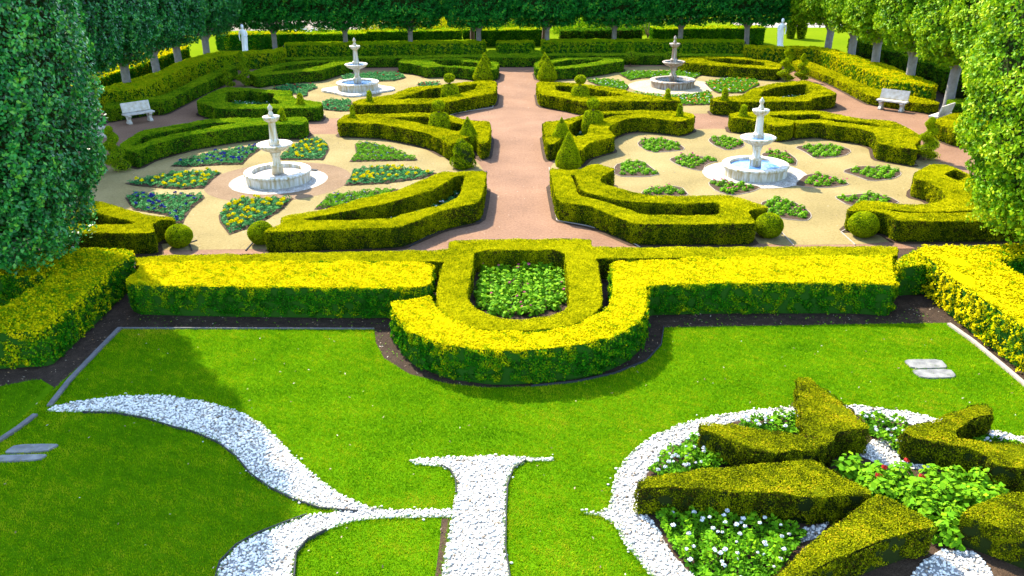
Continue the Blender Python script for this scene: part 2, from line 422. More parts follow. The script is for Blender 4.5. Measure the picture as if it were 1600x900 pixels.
# left far fountain
box('angular box hedge in front of the left far fountain enclosing a patch of white flowers',
    [(306,159),(313,153),(348,137),(380,137),(412,140),(457,142),(454,148),(462,154),(480,157),(502,160),(503,164),(498,168.5),(420,169),(344,170.5)],
    [[(352,143),(385,141.5),(431,146),(427,154),(442,160),(430,163),(372,163),(350,158)]], pockets=[(469,162.5)], mat=BOXCOOL, group=PG)
box('sunny arrow shaped box hedge right of the left far fountain with a topiary dome inside',
    [(550,160),(566,154.5),(610,149),(640,136.5),(688,133),(724,128),(750,126.5),(776,127),(774,145),(758,148),(726,154),(694,161),(620,163),(558,164)],
    [[(616,155),(638,149),(670,138),(688,137),(718,134),(748,130),(742,140),(718,146),(692,153),(660,154.5)]], pockets=[(577,158.3)], group=PG)
box('forked box hedge at the far left of the central path beside two tall cones',
    [(622,95),(630,91),(644,92.5),(700,91),(732,91.5),(744,95),(779,97),(777,107),(768,110),(746,109.5),(720,106),(690,104),(662,105),(659,103),(640,99),(626,98)],
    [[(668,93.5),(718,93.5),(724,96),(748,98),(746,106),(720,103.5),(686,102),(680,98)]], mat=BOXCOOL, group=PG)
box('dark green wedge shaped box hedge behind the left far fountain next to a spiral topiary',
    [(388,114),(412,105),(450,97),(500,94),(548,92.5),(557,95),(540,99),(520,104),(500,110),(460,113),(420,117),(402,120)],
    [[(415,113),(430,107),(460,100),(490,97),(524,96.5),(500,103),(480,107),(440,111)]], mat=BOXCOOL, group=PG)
# right near fountain
box('box hedge of stepped outline left of the right near fountain with a tiered topiary inside',
    [(848,191),(878,188),(910,180),(944,174),(1000,172.5),(1060,174),(1082,178),(1086,183),(1065,190),(1040,187),(1000,183),(980,185),(960,193),(949,201),(962,213),(940,218),(920,224),(907,236),(893,226),(880,214),(866,225),(855,226),(851,210)],
    [[(890,194),(912,184),(944,177.5),(1022,177),(966,180),(944,185),(922,194),(917,211),(898,214),(888,204)]], pockets=[(1062,182)], group=PG)
box('big sunlit box hedge before the right near fountain, hooked end by a box ball',
    [(859,262),(890,267),(908,264),(920,258),(936,256.5),(960,263),(960,265),(943,273),(937,282),(952,290),(988,300),(1020,305),(1080,306.5),(1135,304),(1160,311),(1196,322),(1200,325),(1178,326),(1168,331),(1183,349),(1100,350),(992,350),(960,337),(920,322),(870,314),(864,288)],
    [[(891,273),(899,274),(906,296),(930,304),(960,311),(1000,316),(1060,318),(1124,316),(1128,336),(1060,336.5),(1006,336),(980,326),(940,314),(903,305),(897,285)]], group=PG)
box('broken S shaped box hedge behind the right near fountain, its front arm gapped',
    [(1139,177),(1156,175.5),(1200,174),(1280,173),(1310,179),(1340,185),(1396,189),(1420,201),(1441,214),(1434,222),(1428,226),(1434,234),(1400,229),(1371,224),(1366,207),(1340,200),(1314,197.5),(1280,191.5),(1246,193.5),(1241,189.8),(1238,195.5),(1214,198),(1192,191),(1168,186),(1142,184)],
    [[(1198,180),(1240,179),(1282,178.5),(1284,184),(1320,188),(1376,194.5),(1372,199),(1340,194.5),(1310,191),(1282,187),(1236,188.2),(1212,185)]], pockets=[(1161,180.5)], group=PG)
box('box hedge with two arms running under the big right tree behind a box ball',
    [(1322,329),(1338,316),(1350,313),(1400,318),(1440,320),(1466,317),(1478,308),(1470,296),(1450,284),(1428,279),(1429,270),(1456,256),(1482,257),(1520,275),(1580,318),(1620,345),(1544,345),(1470,345.5),(1404,345),(1386,334),(1360,329)],
    [[(1356,323),(1400,328),(1446,332),(1500,329),(1560,325),(1570,330),(1520,332),(1446,333.5),(1400,331)], [(1474,272),(1492,264),(1515,275),(1500,282),(1484,277)]], group=PG)
# right far fountain
box('box hedge by the central path before the right far fountain, topiary dome inside',
    [(838,128),(870,128),(920,132),(974,140),(984,144),(1024,151),(1060,152),(1063,157),(1060,158),(980,158),(908,159),(880,153),(842,147)],
    [[(867,133),(920,137),(960,145),(978,150),(928,151),(915,149),(868,141)]], pockets=[(1043,154.7)], group=PG)
box('long oval box hedge at the far right of the central path beside two tall cones',
    [(835,98),(850,94),(886,90),(968,90),(975,93),(973,96),(960,97),(940,101),(900,106),(864,108),(838,108)],
    [[(860,99),(890,93),(946,92),(930,97),(900,101.6),(864,105)]], mat=BOXCOOL, group=PG)
box('pointed box hedge behind the right far fountain next to a spiral topiary',
    [(1060,91),(1100,88.5),(1150,89),(1200,95),(1222,101),(1218,108),(1200,108),(1160,105),(1110,102),(1074,98),(1061,94.5)],
    [[(1094,91.5),(1138,91),(1170,94),(1196,98),(1194,104),(1130,99)]], group=PG)
box('house shaped box hedge right of the right far fountain enclosing white flowers',
    [(1110,154),(1124,151),(1158,150),(1176,138.5),(1210,130),(1258,126),(1280,132),(1306,145),(1306,148),(1288,150.5),(1270,153),(1266,158),(1190,159),(1116,159)],
    [[(1183,151.5),(1192,142),(1220,135),(1260,131),(1264,141),(1268,145),(1255,149),(1240,152)]], pockets=[(1131.5,156)], group=PG)
box('box hedge beside the half hidden right bench running behind the big right tree',
    [(1454,190),(1488,176.5),(1515,178),(1570,200),(1570,215),(1510,207),(1490,203)],
    [[(1494,192),(1503,191),(1512,196),(1503,198)]], group=PG)
# perimeter low box
EG = 'low box hedges edging the garden'
box('low box hedge running along the shaded left path past the left stone bench',
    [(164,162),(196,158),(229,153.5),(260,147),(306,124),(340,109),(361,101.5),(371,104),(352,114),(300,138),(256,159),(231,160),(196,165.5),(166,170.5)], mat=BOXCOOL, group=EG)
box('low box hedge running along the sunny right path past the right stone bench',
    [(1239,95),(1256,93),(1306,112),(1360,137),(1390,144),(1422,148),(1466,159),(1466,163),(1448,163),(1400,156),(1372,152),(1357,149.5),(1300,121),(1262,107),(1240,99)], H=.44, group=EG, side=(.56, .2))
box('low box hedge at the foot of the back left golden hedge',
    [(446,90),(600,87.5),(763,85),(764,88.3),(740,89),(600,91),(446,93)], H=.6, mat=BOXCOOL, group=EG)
box('short U shaped box hedge closing the far end of the central path',
    [(757,87),(764,78.5),(775,78.5),(776,84),(829,84),(830,78.5),(842,78.5),(848,86.5),(846,89.5),(760,90)], H=.62, mat=BOXCOOL, group=EG)
box('low box hedge at the foot of the back right golden hedge',
    [(847,83.5),(1000,83),(1160,84.5),(1162,88),(1000,86.8),(847,87)], H=.6, mat=BOXCOOL, group=EG)
box('low box hedge in the middle of the front row looping round the bedding plants',
    [(213,400),(560,393),(700,390.5),(703,376),(760,374),(922,372.5),(924,384),(929,386),(1120,386),(1402,384.5),(1402,401),(1120,403),(930,403),(934,410),(938,434),(941,460),(940,478),(932,486),(912,500),(890,509),(850,514),(800,517),(752,515),(720,507),(700,496),(688,484),(683,472),(682,460),(685,440),(691,416),(695,408),(560,409),(213,417)],
    [[(741,391),(738,420),(730,454),(730,464),(736,474),(750,486),(776,496),(810,500),(856,494),(880,486),(890,476),(888,444),(882,390)]], H=.6, top=(.74, .2), group=EG)

# golden hedges
def golden(label, outer, H, holes=(), mat=GOLD, top=(.90, .09), side=(.33, .13), gold=.34, size=None, dens=1.0, px=True, clump=.05, gaps=.08, wob=.035, **k):
    return hedge('golden_hedge', label, 'hedge', outer, H, holes, mat=mat, px=px, size=size, dens=dens, wob=wob, top=top, side=side,
                 gold=gold, spread=.9, soil=0, clump=clump, gaps=gaps, **k)
NG = 'golden privet hedges along the lawn'
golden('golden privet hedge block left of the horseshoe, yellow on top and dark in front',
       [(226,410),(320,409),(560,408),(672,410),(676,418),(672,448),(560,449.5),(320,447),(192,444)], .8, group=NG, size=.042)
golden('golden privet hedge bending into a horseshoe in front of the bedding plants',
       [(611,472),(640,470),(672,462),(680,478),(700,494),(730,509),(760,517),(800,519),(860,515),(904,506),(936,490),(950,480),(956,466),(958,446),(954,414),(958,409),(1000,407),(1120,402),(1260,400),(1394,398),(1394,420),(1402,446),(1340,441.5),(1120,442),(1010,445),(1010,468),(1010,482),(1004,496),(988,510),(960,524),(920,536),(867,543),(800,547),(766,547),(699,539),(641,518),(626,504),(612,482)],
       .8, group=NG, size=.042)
golden('mixed green and yellow privet hedge at the left edge of the lawn in tree shade',
       [(-60,398),(26,397),(80,391),(160,387),(206,391),(207,400),(188,410),(170,426),(140,454),(96,492),(68,516),(0,520),(-80,524),(-90,500),(0,482),(40,456),(70,438),(80,430),(12,429),(-60,432)], .85,
       group=NG, size=.052, top=(.74, .17), side=(.40, .15))  # mixed leaf colours, top tint raised for sun the big tree blocks
golden('yellow privet arm behind the right end of the horseshoe hedge',
       [(1400,416),(1406,404),(1420,396),(1440,388),(1500,384),(1600,381),(1660,380),(1660,402),(1600,403),(1540,406),(1480,409),(1440,414)], .8, group=NG, size=.055, top=(.76, .15))
golden('bright yellow privet hedge at the right edge of the lawn, leafy down to its foot',
       [(10.05, 20.1), (11.4, 20.3), (11.9, 17.0), (12.2, 14.0), (12.2, 12.6), (10.45, 12.6), (10.35, 14.4), (10.1, 17.5)], .9, group=NG, size=.058, side=(.76, .14), gold=.1, px=False, wob=.07, clump=.07)
BG_ = 'tall golden hedges round the garden'
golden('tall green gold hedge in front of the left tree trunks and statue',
       [(150,139),(186,130),(252,110),(284,94.5),(332,81.5),(376,80),(426,77.5),(444,73),(445,77),(430,82),(380,84.5),(340,88),(284,106),(228,136),(190,141),(152,143)], 1.0, mat=LIME, top=(.95, .16), side=(.84, .18), gold=.1, group=BG_)  # leaf tints raised to stand in for light the tree row blocks
golden('tall bright golden hedge in front of the right tree trunks and statue',
       [(1164,69),(1188,71.5),(1272,72.5),(1296,75),(1342,89),(1392,103),(1420,115),(1465,131),(1458,136),(1392,126),(1344,106),(1304,87),(1272,76),(1190,76),(1165,73.5)], 1.0, top=(.74, .14), side=(.62, .16), gold=.1, group=BG_)
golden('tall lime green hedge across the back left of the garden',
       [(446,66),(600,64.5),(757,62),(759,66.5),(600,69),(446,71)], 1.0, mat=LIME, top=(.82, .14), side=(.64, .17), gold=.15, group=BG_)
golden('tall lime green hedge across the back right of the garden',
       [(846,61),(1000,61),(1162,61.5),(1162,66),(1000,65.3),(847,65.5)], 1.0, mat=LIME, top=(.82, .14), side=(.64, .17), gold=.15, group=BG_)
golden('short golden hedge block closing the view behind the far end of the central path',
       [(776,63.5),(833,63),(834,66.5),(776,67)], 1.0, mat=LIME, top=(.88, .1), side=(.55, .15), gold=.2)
FG = 'hedges beyond the back row of trees'
for lab, a, b, y0, y1, h, mt, tp in [
    ('far golden hedge behind the left statue', 335, 470, 66.5, 68.2, 1.15, GOLD, .74),
    ('far hedge behind the white flowered shrub', 472, 572, 66.6, 67.9, 1.1, LIME, .86),
    ('far hedge segment behind the third and fourth back trunks from the left', 574, 719, 66.4, 67.8, 1.25, LIME, .86),
    ('far sunlit hedge straight behind the end of the central path', 724, 850, 67.0, 68.6, 1.2, LIME, .92),
    ('far dark clipped hedge right of the central path end', 876, 1003, 66.4, 67.8, 1.15, BOXCOOL, .4),
    ('far hedge with sunlit top behind the back right tree trunks', 1020, 1196, 66.0, 68.0, 1.25, LIME, .88)]:
    xa, xb = G(a, 58, 0)[0] * y0 / G(a, 58, 0)[1], G(b, 58, 0)[0] * y0 / G(b, 58, 0)[1]
    hedge('far_hedge', lab, 'hedge', rect(xa, xb, y0, y1), h, mat=mt, px=False, group=FG, soil=0, top=(tp, .15), side=(.32, .18), wob=.06, size=.11)
hedge('far_hedge', 'sunlit hedge running behind the left row of tree trunks', 'hedge', [(-26, 36), (-23.6, 36), (-22.9, 50), (-22.6, 61), (-25, 61)], 1.0, mat=GOLD, px=False, group=FG, soil=0, top=(.78, .14), side=(.4, .16), wob=.08, size=.1)
for i, (y0, y1, lab) in enumerate([(57, 60.5, 'farthest dark hedge block behind the right trunks'), (53, 56.2, 'second dark hedge block from the far end behind the right trunks'),
        (48.6, 52, 'middle dark hedge block behind the right trunks'), (44.2, 47.8, 'dark hedge block behind the trunk nearest the right bench'), (38.5, 43.2, 'tall dark hedge block behind the right bench and big right tree')]):
    hedge('far_hedge', lab, 'hedge', rect(22.9, 25.6, y0, y1), 1.15 + .12 * (i == 4), mat=BOXCOOL, px=False, group=FG, soil=0, top=(.55, .2), side=(.4, .2), wob=.08, size=.09)
box('short low box hedge block beside the right trunk and big right tree', [(1480,155.5),(1500,155),(1520,158),(1520,163),(1484,161)], mat=BOXCOOL, group=EG)
# star of wedge hedges on the lawn
HS = .55
SG = 'wedge shaped star hedges in the round flower bed'
def star(label, outer): 
    return hedge('star_hedge', label, 'hedge', outer, HS, mat=STARBOX, group=SG, size=.027, top=(.58, .20), side=(.38, .24), wob=.035, clump=.03, gaps=.04, soil=.05, round_=.1, bare=.2)
star('V shaped box wedge with its upper arm pointing up the lawn', [(1244,592),(1266,592),(1306,622),(1328,636),(1346,658),(1360,670),(1330,671),(1306,676),(1302,688),(1284,696),(1230,706),(1200,708),(1160,698),(1115,679),(1094,668),(1092,661),(1120,662),(1150,664),(1190,671),(1262,683),(1252,645)])
star('long box wedge pointing left towards the white pebble ring', [(995,757),(998,750),(1008,745),(1080,736),(1180,726),(1270,717),(1286,726),(1320,745),(1364,767),(1358,775),(1280,774),(1260,775),(1180,769),(1100,764),(1020,762),(998,762)])
star('box wedge in front of the red flowers pointing at the lower picture edge', [(1372,771),(1408,787),(1460,818),(1458,824),(1428,828),(1380,844),(1320,868),(1280,886),(1240,905),(1205,925),(1200,915),(1224,892),(1246,866),(1280,836),(1320,808),(1362,779)])
star('V shaped box wedge right of the red flowers with a raised upper arm', [(1409,675),(1420,665),(1456,658),(1520,634),(1540,630),(1552,637),(1552,645),(1516,655),(1492,675),(1495,687),(1520,690),(1600,692),(1680,692),(1690,735),(1600,732),(1557,727),(1540,712),(1510,700),(1470,690),(1430,684)])
star('broad box wedge below right of the red flowers cut by the picture edge', [(1498,802),(1560,774),(1582,769),(1596,771),(1660,768),(1700,800),(1700,870),(1640,855),(1588,834),(1540,817)])

# ------------------------------------------------------------------ topiary (solids of revolution, clipped)
def topiary_part(name, prof, loc, mat=TOPIARY, parent=None, size=None, tint=(.66, .18), wob=.012, squash=None, origin=None, dens=1.0):
    """prof: (r, z) pairs from bottom to top; leaves over a dark core"""
    pr = np.array(prof, float); seg = np.diff(pr, axis=0); L = np.linalg.norm(seg, axis=1)
    A = L * (pr[:-1, 0] + pr[1:, 0]) * math.pi
    s = size or leafsize(loc[1]); n = int(A.sum() * dens * 1.9 / (s * s * .34))
    k = rng.choice(len(L), n, p=A / A.sum()); u = rng.random(n)
    r = pr[k, 0] + seg[k, 0] * u; z = pr[k, 1] + seg[k, 1] * u; a = rng.random(n) * 6.2832
    nr = seg[k, 1] / np.maximum(L[k], 1e-6); nz = -seg[k, 0] / np.maximum(L[k], 1e-6)
    N = np.column_stack([nr * np.cos(a), nr * np.sin(a), nz])
    P = np.column_stack([r * np.cos(a), r * np.sin(a), z])
    P += N * (vnoise(P + np.array(loc), .5, 9) * wob + rng.normal(size=n) * s * .25)[:, None]
    LV, LF = leaf_faces(P, N, s, .75)
    m = 20; aa = np.linspace(0, 2 * math.pi, m, endpoint=False)
    CV = np.concatenate([np.column_stack([max(q[0] - .025, 0.004) * np.cos(aa), max(q[0] - .025, .004) * np.sin(aa), np.full(m, q[1])]) for q in pr])
    CV[:, 2] = np.clip(CV[:, 2], pr[:, 1].min() + .01, pr[:, 1].max() - .03)
    i = np.arange(m); j = (i + 1) % m
    CF = np.concatenate([np.column_stack([q * m + i, q * m + j, (q + 1) * m + j, (q + 1) * m + i]) for q in range(len(pr) - 1)])
    V = np.concatenate([CV, LV]); LF = LF + len(CV)
    tt = tint[0] + tint[1] * rng.normal(size=n) * .8 + .15 * vnoise(P + np.array(loc), .5, 3)
    o = mesh_obj(name, V, [CF, LF], [mat, CORE], np.concatenate([np.ones(len(CF), int), np.zeros(len(LF), int)]),
                 np.concatenate([np.zeros(len(CF)), np.clip(tt, .01, .99)]), parent=parent)
    if parent is None: o.location = loc
    return o

def ball_prof(r, zc, n=12, sq=1.0, cut=-.95):
    t = np.linspace(math.asin(cut), math.pi / 2, n)
    return [(r * math.cos(a), zc + r * sq * math.sin(a)) for a in t]

def stem_mesh(name, r, h, parent, loc=(0, 0, 0), mat=None, lean=(0, 0)):
    bm = bmesh.new(); n = 8; rings = []
    for q in range(4):
        f = q / 3; rr = r * (1.25 - .35 * f)
        rings.append([bm.verts.new((lean[0] * f + rr * math.cos(a * 6.2832 / n), lean[1] * f + rr * math.sin(a * 6.2832 / n), h * f)) for a in range(n)])
    for a, b in zip(rings, rings[1:]):
        for i in range(n): bm.faces.new((a[i], a[(i + 1) % n], b[(i + 1) % n], b[i]))
    return bm_obj(name, bm, mat or BROWNBARK, parent, loc, True)

for px, py, r, lab in [(276, 391, .37, 'round box ball on bare soil left of the left near plaza entrance'), (405, 386, .37, 'round box ball half hidden by the long left hedge end'),
                       (1205, 376, .40, 'round box ball at the hooked end of the sunlit right hedge'), (1354, 376, .42, 'round box ball on bare soil before the big right tree')]:
    c = G(px, py); c[1] += r * .9
    topiary_part('box_ball', ball_prof(r, r * .86, sq=.92), (c[0], c[1], 0), tint=(.64, .2)); o = bpy.context.scene.collection.objects[-1]
    tag(o, lab, 'topiary', 'clipped box balls')
for px, py, r, lab, mt in [(985, 104, .42, 'ball topiary on a short stem behind the right far fountain', BOXCOOL), (1046, 104, .38, 'ball topiary hidden behind the column of the right far fountain', BOXCOOL)]:
    c = G(px, py)
    e = empty('ball_topiary', (c[0], c[1], 0), lab, 'topiary', 'clipped box balls')
    topiary_part('crown', ball_prof(r, .62, sq=.85), (0, c[1], 0), mt, parent=e); stem_mesh('stem', .04, .4, e)
def cone(px, py, h, r, lab, mat=TOPIARY, grp='pointed cone topiaries along the central path', tint=(.64, .19)):
    c = G(px, py)
    e = empty('cone_topiary', (c[0], c[1], 0), lab, 'topiary', grp)
    topiary_part('crown', [(r * .55, .06), (r * .92, .12), (r, .20 * h), (r * .83, .40 * h), (r * .54, .65 * h), (r * .25, .86 * h), (.01, h * 1.03)], (0, c[1], 0), mat, parent=e, tint=tint, size=leafsize(c[1]) * .8)
    stem_mesh('stem', .05, .2, e)
cone(732, 234, 1.33, .50, 'tall smooth cone topiary at the left near path corner, the rear of the pair')
# the second left cone is shaggy: two tiers and a lopsided skirt
c = G(724, 262)
e = empty('cone_topiary', (c[0], c[1], 0), 'shaggy lopsided cone topiary at the left near path corner, the front of the pair', 'topiary', 'pointed cone topiaries along the central path')
topiary_part('crown', [(.16, .06), (.40, .12), (.43, .30), (.34, .42), (.37, .58), (.30, .78), (.15, .98), (.02, 1.16)], (0, c[1], 0), parent=e, wob=.09, tint=(.45, .24)); stem_mesh('stem', .05, .2, e)
cone(877, 237, 1.38, .50, 'tall cone topiary at the right near path corner, the rear of the pair')
cone(888, 264, 1.38, .50, 'broad rounded cone topiary at the right near path corner, the front of the pair')
cone(758, 121, 1.45, .55, 'dark cone topiary at the left far path corner, the rear of the pair')
cone(755, 127, 1.40, .60, 'cone topiary at the left far path corner, the front of the pair')
cone(851, 121, 1.45, .52, 'slim cone topiary at the right far path corner, the rear of the pair')
cone(855, 127, 1.40, .60, 'cone topiary at the right far path corner, the front of the pair')
def minicone(px, py, h, r, lab, top=.04):
    c = G(px, py, HB)
    e = empty('small_cone_topiary', (c[0], c[1], 0), lab, 'topiary', 'small cone topiaries set in hedge corners')
    topiary_part('crown', [(r * .8, .25), (r, .5), (r * .95, .75), (r * .7, .62 * h + .3), (top + .03, h - .04), (.01, h)], (0, c[1], 0), TOPIARY, parent=e, tint=(.64, .2))
    stem_mesh('stem', .03, .3, e)
minicone(441, 188, 1.20, .17, 'small pointed cone in the hedge corner behind the left near fountain', .01)
minicone(551, 184, 1.22, .13, 'small slim cone in the left corner of the curved hedge behind the left near fountain')
minicone(469.5, 163, 1.18, .17, 'small dark cone in the corner of the angular hedge before the left far fountain')
minicone(577.5, 159, 1.22, .15, 'small slim cone in the arrow shaped hedge right of the left far fountain')
minicone(1062, 182, 1.22, .15, 'small cone in the right end of the stepped hedge beside the right near fountain')
minicone(1161, 182, 1.16, .18, 'small blunt cone just left of the right near fountain top', .09)
minicone(1043, 155, 1.15, .15, 'small cone in the hedge end before the right far fountain')
minicone(1132, 157, 1.25, .17, 'small cone in the left corner of the house shaped hedge')
def tiered(px, py, zb, lab, s=1.0, r=.44, notch=False):
    c = G(px, py, zb)
    e = empty('tiered_topiary', (c[0], c[1], 0), lab, 'topiary', 'drum topiaries topped with a ball')
    topiary_part('drum', [(r * .92, .05), (r * 1.08, .3), (r * 1.03, .62), (r * .92, .92), (r * .72, 1.06), (.05, 1.12)], (0, c[1], 0), parent=e, wob=.05 if notch else .02)
    topiary_part('ball', ball_prof(.27 * s, zb, sq=.82), (0, c[1], 0), parent=e, tint=(.62, .18))
    stem_mesh('stem', .05, .3, e, (0, 0, 1.0))
tiered(685, 165, 1.42, 'tiered drum and ball topiary in the curved hedge behind the left near fountain')
tiered(927, 162, 1.42, 'tiered drum and ball topiary in the stepped hedge beside the right near fountain')
tiered(702, 122, 1.42, 'tiered drum and ball topiary in the arrow shaped hedge right of the left far fountain')
tiered(907, 124, 1.42, 'tiered drum and ball topiary in the hedge before the right far fountain')
def spiral(px, py, h, r, lab, mat=TOPIARY, turns=2.6):
    c = G(px, py)
    e = empty('spiral_topiary', (c[0], c[1], 0), lab, 'topiary', 'corkscrew topiaries')
    # a tapering corkscrew: leaves round a helix tube
    n = 160; t = np.linspace(0, 1, n); a = t * turns * 2 * math.pi
    rr = r * (1 - .72 * t); cen = np.column_stack([rr * .40 * np.cos(a), rr * .40 * np.sin(a), .16 + (h - .3) * t]); tube = .05 + rr * .58
    s = leafsize(c[1]); area = np.sum(2 * math.pi * tube[:-1] * np.linalg.norm(np.diff(cen, axis=0), axis=1)); m = int(area * 1.7 / (s * s * .34))
    k = rng.integers(0, n, m); d = unit(rng.normal(size=(m, 3))); d[:, 2] *= .36
    P = cen[k] + d * tube[k][:, None] * (1 + .1 * rng.normal(size=m))[:, None]
    top = unit(rng.normal(size=(m // 12, 3))); P = np.concatenate([P, np.array([0, 0, h - .12]) + top * .13]); d = np.concatenate([d, top])
    LV, LF = leaf_faces(P, d, s, .7)
    # core tube
    q = 8; b = np.linspace(0, 2 * math.pi, q, endpoint=False)
    CV = np.concatenate([cen[i] + .8 * tube[i] * (np.outer(np.cos(b), [math.cos(a[i]), math.sin(a[i]), 0]) + np.outer(np.sin(b), [0, 0, .36])) for i in range(n)])
    i = np.arange(q); j = (i + 1) % q
    CF = np.concatenate([np.column_stack([v * q + i, v * q + j, (v + 1) * q + j, (v + 1) * q + i]) for v in range(n - 1)])
    tt = np.clip(.64 + .18 * rng.normal(size=len(P)), .01, .99)
    mesh_obj('crown', np.concatenate([CV, LV]), [CF, LF + len(CV)], [mat, CORE], np.concatenate([np.ones(len(CF), int), np.zeros(len(LF), int)]), np.concatenate([np.zeros(len(CF)), tt]), parent=e)
    stem_mesh('trunk', .045, h - .3, e)
spiral(357, 137, 1.6, .42, 'corkscrew topiary on the shaded left path, nearer of the left pair', BOXCOOL)
spiral(383, 135, 2.0, .52, 'taller corkscrew topiary on the shaded left path against the far hedge', BOXCOOL)
spiral(183, 268, 1.75, .52, 'corkscrew topiary beside the big left tree edge', BOXCOOL)
spiral(1227, 127, 1.9, .55, 'corkscrew topiary on the right path touching the pointed far hedge')
spiral(1252, 127, 1.55, .45, 'corkscrew topiary on the right path, closer to the sunny low hedge')
spiral(1445, 250, 1.65, .50, 'corkscrew topiary beside the big right tree edge')
# topiary figure far right, tall rounded hood
c = G(1243, 60); c = c * 1.0
e = empty('hooded_topiary', (c[0], c[1], 0), 'brownish arched topiary far behind the right statue', 'topiary')
for s_ in (-1, 1):
    o = topiary_part('foot', [(.25, .02), (.34, .5), (.40, 1.0), (.30, 1.5)], (0, c[1], 0), TOPIARY, parent=e, tint=(.38, .15), size=.1); o.location = (s_ * .42, 0, 0)
topiary_part('hood', [(.55, 1.1), (.75, 1.4), (.65, 1.75), (.35, 2.05), (.05, 2.35)], (0, c[1], 0), TOPIARY, parent=e, tint=(.38, .15), size=.1)

# ------------------------------------------------------------------ lawn
MULCHCUT = [(585,515),(587,535),(600,560),(640,585),(700,600),(760,606),(830,605),(900,598),(960,585),(1010,565),(1033,540),(1037,512)]
lawn_top = [(188,515), *MULCHCUT, (1480,505)]
lawn = np.array(GP(lawn_top) + [(10.05, 14.7), (10.2, 6.0), (-9.55, 6.0), (-9.5, 13.0)])
swoosh = [(70,644),(90,634),(140,625),(200,619),(260,619),(320,628),(370,642),(405,660),(430,682),(460,715),(490,742),(520,765),(545,780),(575,792),(604,797),(706,797),
          (712,772),(712,752),(705,738),(690,730),(650,727),(640,721),(650,718),(700,715),(760,713),(800,714),(866,717),(866,721),(822,722),(801,735),(792,760),(790,800),(789,860),(796,900),(804,960),
          (684,960),(690,900),(700,850),(706,809),(600,811),(555,815),(510,830),(480,845),(462,868),(457,900),(470,950),
          (350,960),(338,900),(345,880),(370,855),(400,838),(440,822),(480,807),(528,800),(500,795),(455,780),(420,762),(390,740),(370,715),(340,692),(300,675),(270,668),(230,655),(180,646),(130,645)]
ring_out = [(905,803),(935,800),(950,797),(955,780),(957,760),(965,735),(985,708),(1020,682),(1060,665),(1110,652),(1180,641),(1250,635),(1340,634),(1420,644),(1460,654),(1540,670),(1600,684),(1680,715),
            (1760,800),(1800,1000),(1500,1100),(1100,1000),(1045,940),(1015,900),(1000,880),(975,850),(960,820),(940,808)]
ring_in = [(1008,765),(1010,742),(1040,706),(1090,677),(1150,659),(1240,651),(1340,649),(1400,661),(1450,670),(1530,684),(1590,700),(1650,735),(1700,800),(1720,980),(1480,1040),(1150,960),(1085,900),(1070,888),(1045,860),(1030,830),(1008,800)]
swP, roP, riP = np.array(GP(swoosh)), np.array(GP(ring_out)), np.array(GP(ring_in))
soil_strip = np.array(GP([(690,811),(706,810),(697,860),(690,905),(676,960),(668,960),(680,900),(687,850)]))
sheet('lawn', lawn, 0.006, TURF)
side_grass = chaikin(np.array([(-9.40, 6), (-9.40, 12.9), (-9.38, 14.9), (-9.9, 15.3), (-11.2, 14.7), (-13, 13.8), (-13, 6)]), .1)
sheet('lawn_verge', side_grass, 0.0015, TURF)
# pebbles: bed sheets and stones
def pebbles(name, poly, holes, z, label, dens=950, rmin=.012, rmax=.030):
    P, t = tess([poly, *holes]); base = np.column_stack([P, np.full(len(P), z)])
    q = sample_poly(poly, dens, holes); n = len(q)
    ico_bm = bmesh.new(); bmesh.ops.create_icosphere(ico_bm, subdivisions=1, radius=1.0)
    iv = np.array([v.co[:] for v in ico_bm.verts]); ico_bm.faces.ensure_lookup_table()
    jf = np.array([[v.index for v in f.verts] for f in ico_bm.faces]); ico_bm.free()
    r = rmin + (rmax - rmin) * rng.random(n) ** 1.5
    sc = np.column_stack([r * (.8 + .7 * rng.random(n)), r * (.7 + .4 * rng.random(n)), r * (.5 + .35 * rng.random(n))])
    an = rng.random(n) * 6.28; ca, sa = np.cos(an), np.sin(an)
    dv = 1 + .14 * rng.normal(size=(n, len(iv), 1)); L = iv[None] * dv * sc[:, None, :]
    X = L[..., 0] * ca[:, None] - L[..., 1] * sa[:, None] + q[:, 0:1]
    Yv = L[..., 0] * sa[:, None] + L[..., 1] * ca[:, None] + q[:, 1:2]
    Z = L[..., 2] + z + (sc[:, 2] * (.35 + .6 * rng.random(n)))[:, None]
    V = np.stack([X, Yv, Z], axis=-1).reshape(-1, 3)
    Fc = (jf[None] + (np.arange(n) * len(iv))[:, None, None]).reshape(-1, 3) + len(base)
    tt = np.repeat(np.clip(.6 + .3 * rng.normal(size=n), .0, 1), len(jf))
    o = mesh_obj(name, np.concatenate([base, V]), [t, Fc], [PEB, PEBBASE], np.concatenate([np.ones(len(t), int), np.zeros(len(Fc), int)]), np.concatenate([np.zeros(len(t)), tt]), smooth=True)
    return tag(o, label, 'pebbles', kind='stuff')
pebbles('pebbles', swP, [], .012, 'white pebbles filling the big curled letter in the lawn')
pebbles('pebbles', roP, [riP], .0125, 'white pebbles of the ring round the star flower bed', dens=850)
sheet('soil', riP, .0135, SOIL)
sheet('soil', soil_strip, .0095, SOIL)
for pl, lab in [([(1362,688),(1395,690),(1440,712),(1470,728),(1440,735),(1380,730),(1340,712)], 'white pebbles in shade between the two V shaped wedges'),
            ([(1440,880),(1470,860),(1520,862),(1550,895),(1560,930),(1400,930)], 'white pebbles between the two lower wedges at the picture edge'),
            ([(1255,828),(1300,815),(1275,842),(1250,850)], 'few white pebbles between the left pointing wedge and the lower wedge')]:
    pebbles('pebbles', np.array(GP(pl)), [], .0155, lab, dens=760)
